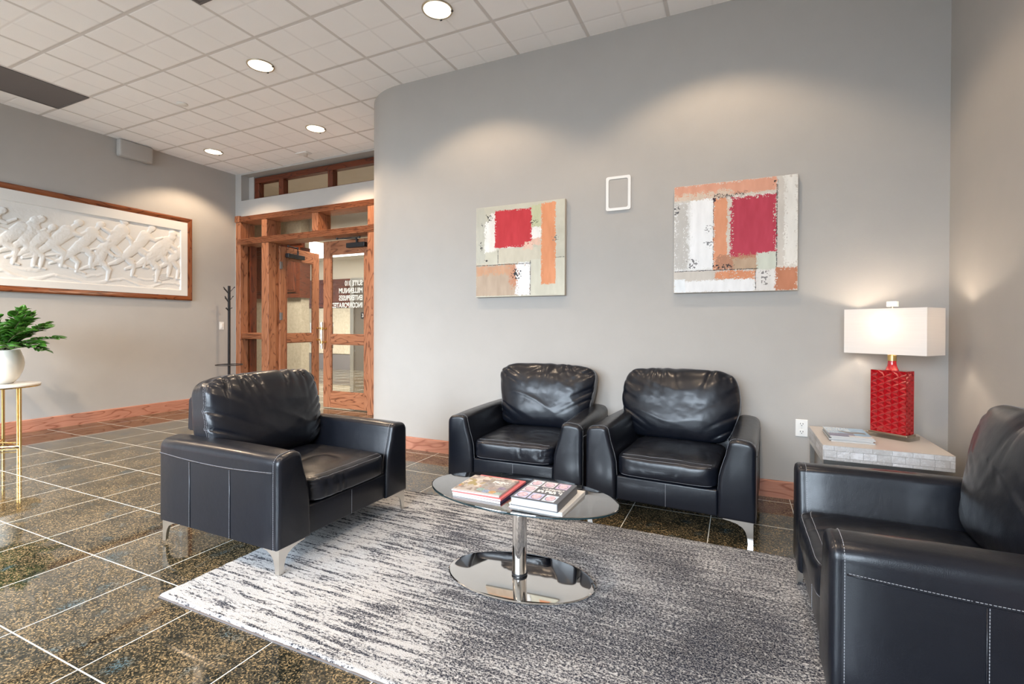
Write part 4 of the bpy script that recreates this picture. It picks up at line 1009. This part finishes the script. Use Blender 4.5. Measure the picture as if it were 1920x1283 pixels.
obj('stretcher', bm, M['brass'], gt)
PX, PY, PZ = -6.335, 2.14, .5975
pp = empty('potted_plant', (PX, PY, PZ), 0, 'glossy green potted plant in a white egg-shaped pot on the round table', 'potted plant')
obj('pot', lathe(bmesh.new(), [(.075, 0), (.092, .002), (.13, .05), (.16, .12), (.170, .18), (.165, .235), (.148, .29), (.138, .318), (.130, .320), (.128, .30)], 64), M['porcelain'], pp, smooth=True, autosmooth=50)
obj('soil', lathe(bmesh.new(), [(.127, .285), (.127, .298), (.002, .30)], 32), flat('soil', (.05, .03, .02), .9), pp)
t = NT('plant_leaf'); v = t.coord(); t.set(Base_Color=t.mix(t.noise(v, 14, 3), lin((30, 78, 26)), lin((86, 140, 50))), Roughness=.22, Specular_IOR_Level=.6, Subsurface_Weight=.0); M['leaf'] = t.m
M['stem'] = flat('plant_stem', (.075, .075, .03), .5)
def plant():
    rs = random.Random(21)
    stems = [(math.radians(a), ln, up, bend) for a, ln, up, bend in ((25, .46, 1.10, .5), (5, .50, .85, .75), (45, .42, .95, .7), (20, .43, .62, .9), (-10, .40, .60, .95), (60, .44, 1.25, .35), (120, .46, 1.1, .5), (160, .44, .9, .6), (-60, .42, .9, .7), (-110, .44, 1.0, .5), (200, .45, .85, .6), (90, .42, 1.3, .25), (33, .38, .5, .9), (-30, .44, 1.15, .45), (250, .4, 1.2, .4), (14, .50, 1.28, .42), (50, .46, .66, .72), (8, .47, 1.0, .35), (28, .50, .80, .45), (-20, .47, .9, .5), (35, .45, 1.35, .3), (75, .44, 1.0, .6), (-45, .45, 1.25, .4))]
    for a, ln, up, bend in stems:
        d = Vector((math.cos(a), math.sin(a), 0)); ln *= .88; pts = []; p = d*.03 + Vector((0, 0, .295)); ang = up
        N = 12
        for k in range(N+1):
            pts.append(p.copy()); p = p + (d*math.cos(ang)+Vector((0, 0, 1))*math.sin(ang))*ln/N; ang -= bend/N
        st = obj('stem', tube(bmesh.new(), pts, .004, 8, rr=[.0065-.004*k/N for k in range(N+1)]), M['stem'], pp, smooth=True)
        bm = bmesh.new(); s_ = d.cross(Vector((0, 0, 1)))
        for k in range(3, N+1):
            tg = (pts[k]-pts[k-1]).normalized()
            for sd_ in ((-1, 1) if k < N else (-1, 0, 1)):
                dr = (tg*.62 + s_*sd_*.85 + Vector((0, 0, rs.uniform(-.05, .45)))).normalized(); L_ = rs.uniform(.074, .112); wd = L_*.28
                nrm = (Vector((0, 0, 1)) + Vector((rs.uniform(-.5, .5), rs.uniform(-.5, .5), 0))); sdv = dr.cross(nrm).normalized(); nn = sdv.cross(dr)
                rows = []
                for q in range(8):
                    f = q/7; wq = wd*math.sin(PI*min(1, f**.8*.99+.01))**.8; c = pts[k]+dr*L_*(.05+f)-Vector((0, 0, 1))*.012*f*f
                    rows.append([bm.verts.new(c+sdv*wq*m_+nn*abs(m_)*wq*.35) for m_ in (-1, 0, 1)])
                for A, Bq in zip(rows, rows[1:]):
                    for m_ in range(2): bm.faces.new((A[m_], A[m_+1], Bq[m_+1], Bq[m_]))
        lf = obj('leaves', bm, M['leaf'], st, smooth=True); so = lf.modifiers.new('thick', 'SOLIDIFY'); so.thickness = .0008
plant()

# --------------------------------------------------- coat rack
CX, CY = -6.575, 4.60
cr = empty('coat_rack', (CX, CY, 0), math.radians(10), 'slim black coat rack with short hooks in the corner by the doors', 'coat rack')
obj('base', lathe(bmesh.new(), [(.16, 0), (.165, .004), (.16, .012), (.02, .022)], 48), M['black'], cr, smooth=True, autosmooth=40)
obj('pole', B(-.0135, .0135, -.0135, .0135, .018, 1.724, .002, 1), M['black'], cr)
for zt, L_, rise in ((1.633, .098, .067), (1.51, .072, .06), (1.39, .050, .018)):
    for sx in (-1, 1):
        bm = bmesh.new(); tube(bm, [(sx*.01, 0, zt), (sx*(.0+L_*.9), 0, zt+rise)], .0038, 8); tube(bm, [(sx*(.0+L_*.86), 0, zt+rise*.95), (sx*(.0+L_), 0, zt+rise*1.1)], .0065, 10)
        obj('hook', bm, M['black'], cr)
    bm = bmesh.new(); tube(bm, [(0, -.012, zt-.02), (0, -.02-L_*.6, zt+rise*.6)], .006, 10); tube(bm, [(0, -.02-L_*.55, zt+rise*.58), (0, -.02-L_*.65, zt+rise*.7)], .010, 10); obj('hook', bm, M['black'], cr)
bm = bmesh.new(); tube(bm, [(.17*math.cos(a), .17*math.sin(a), .598) for a in [2*PI*k/48 for k in range(49)]], .006, 8, cap=False); box(bm, -.17, .17, -.004, .004, .594, .602)
obj('umbrella_ring', bm, M['black'], cr)
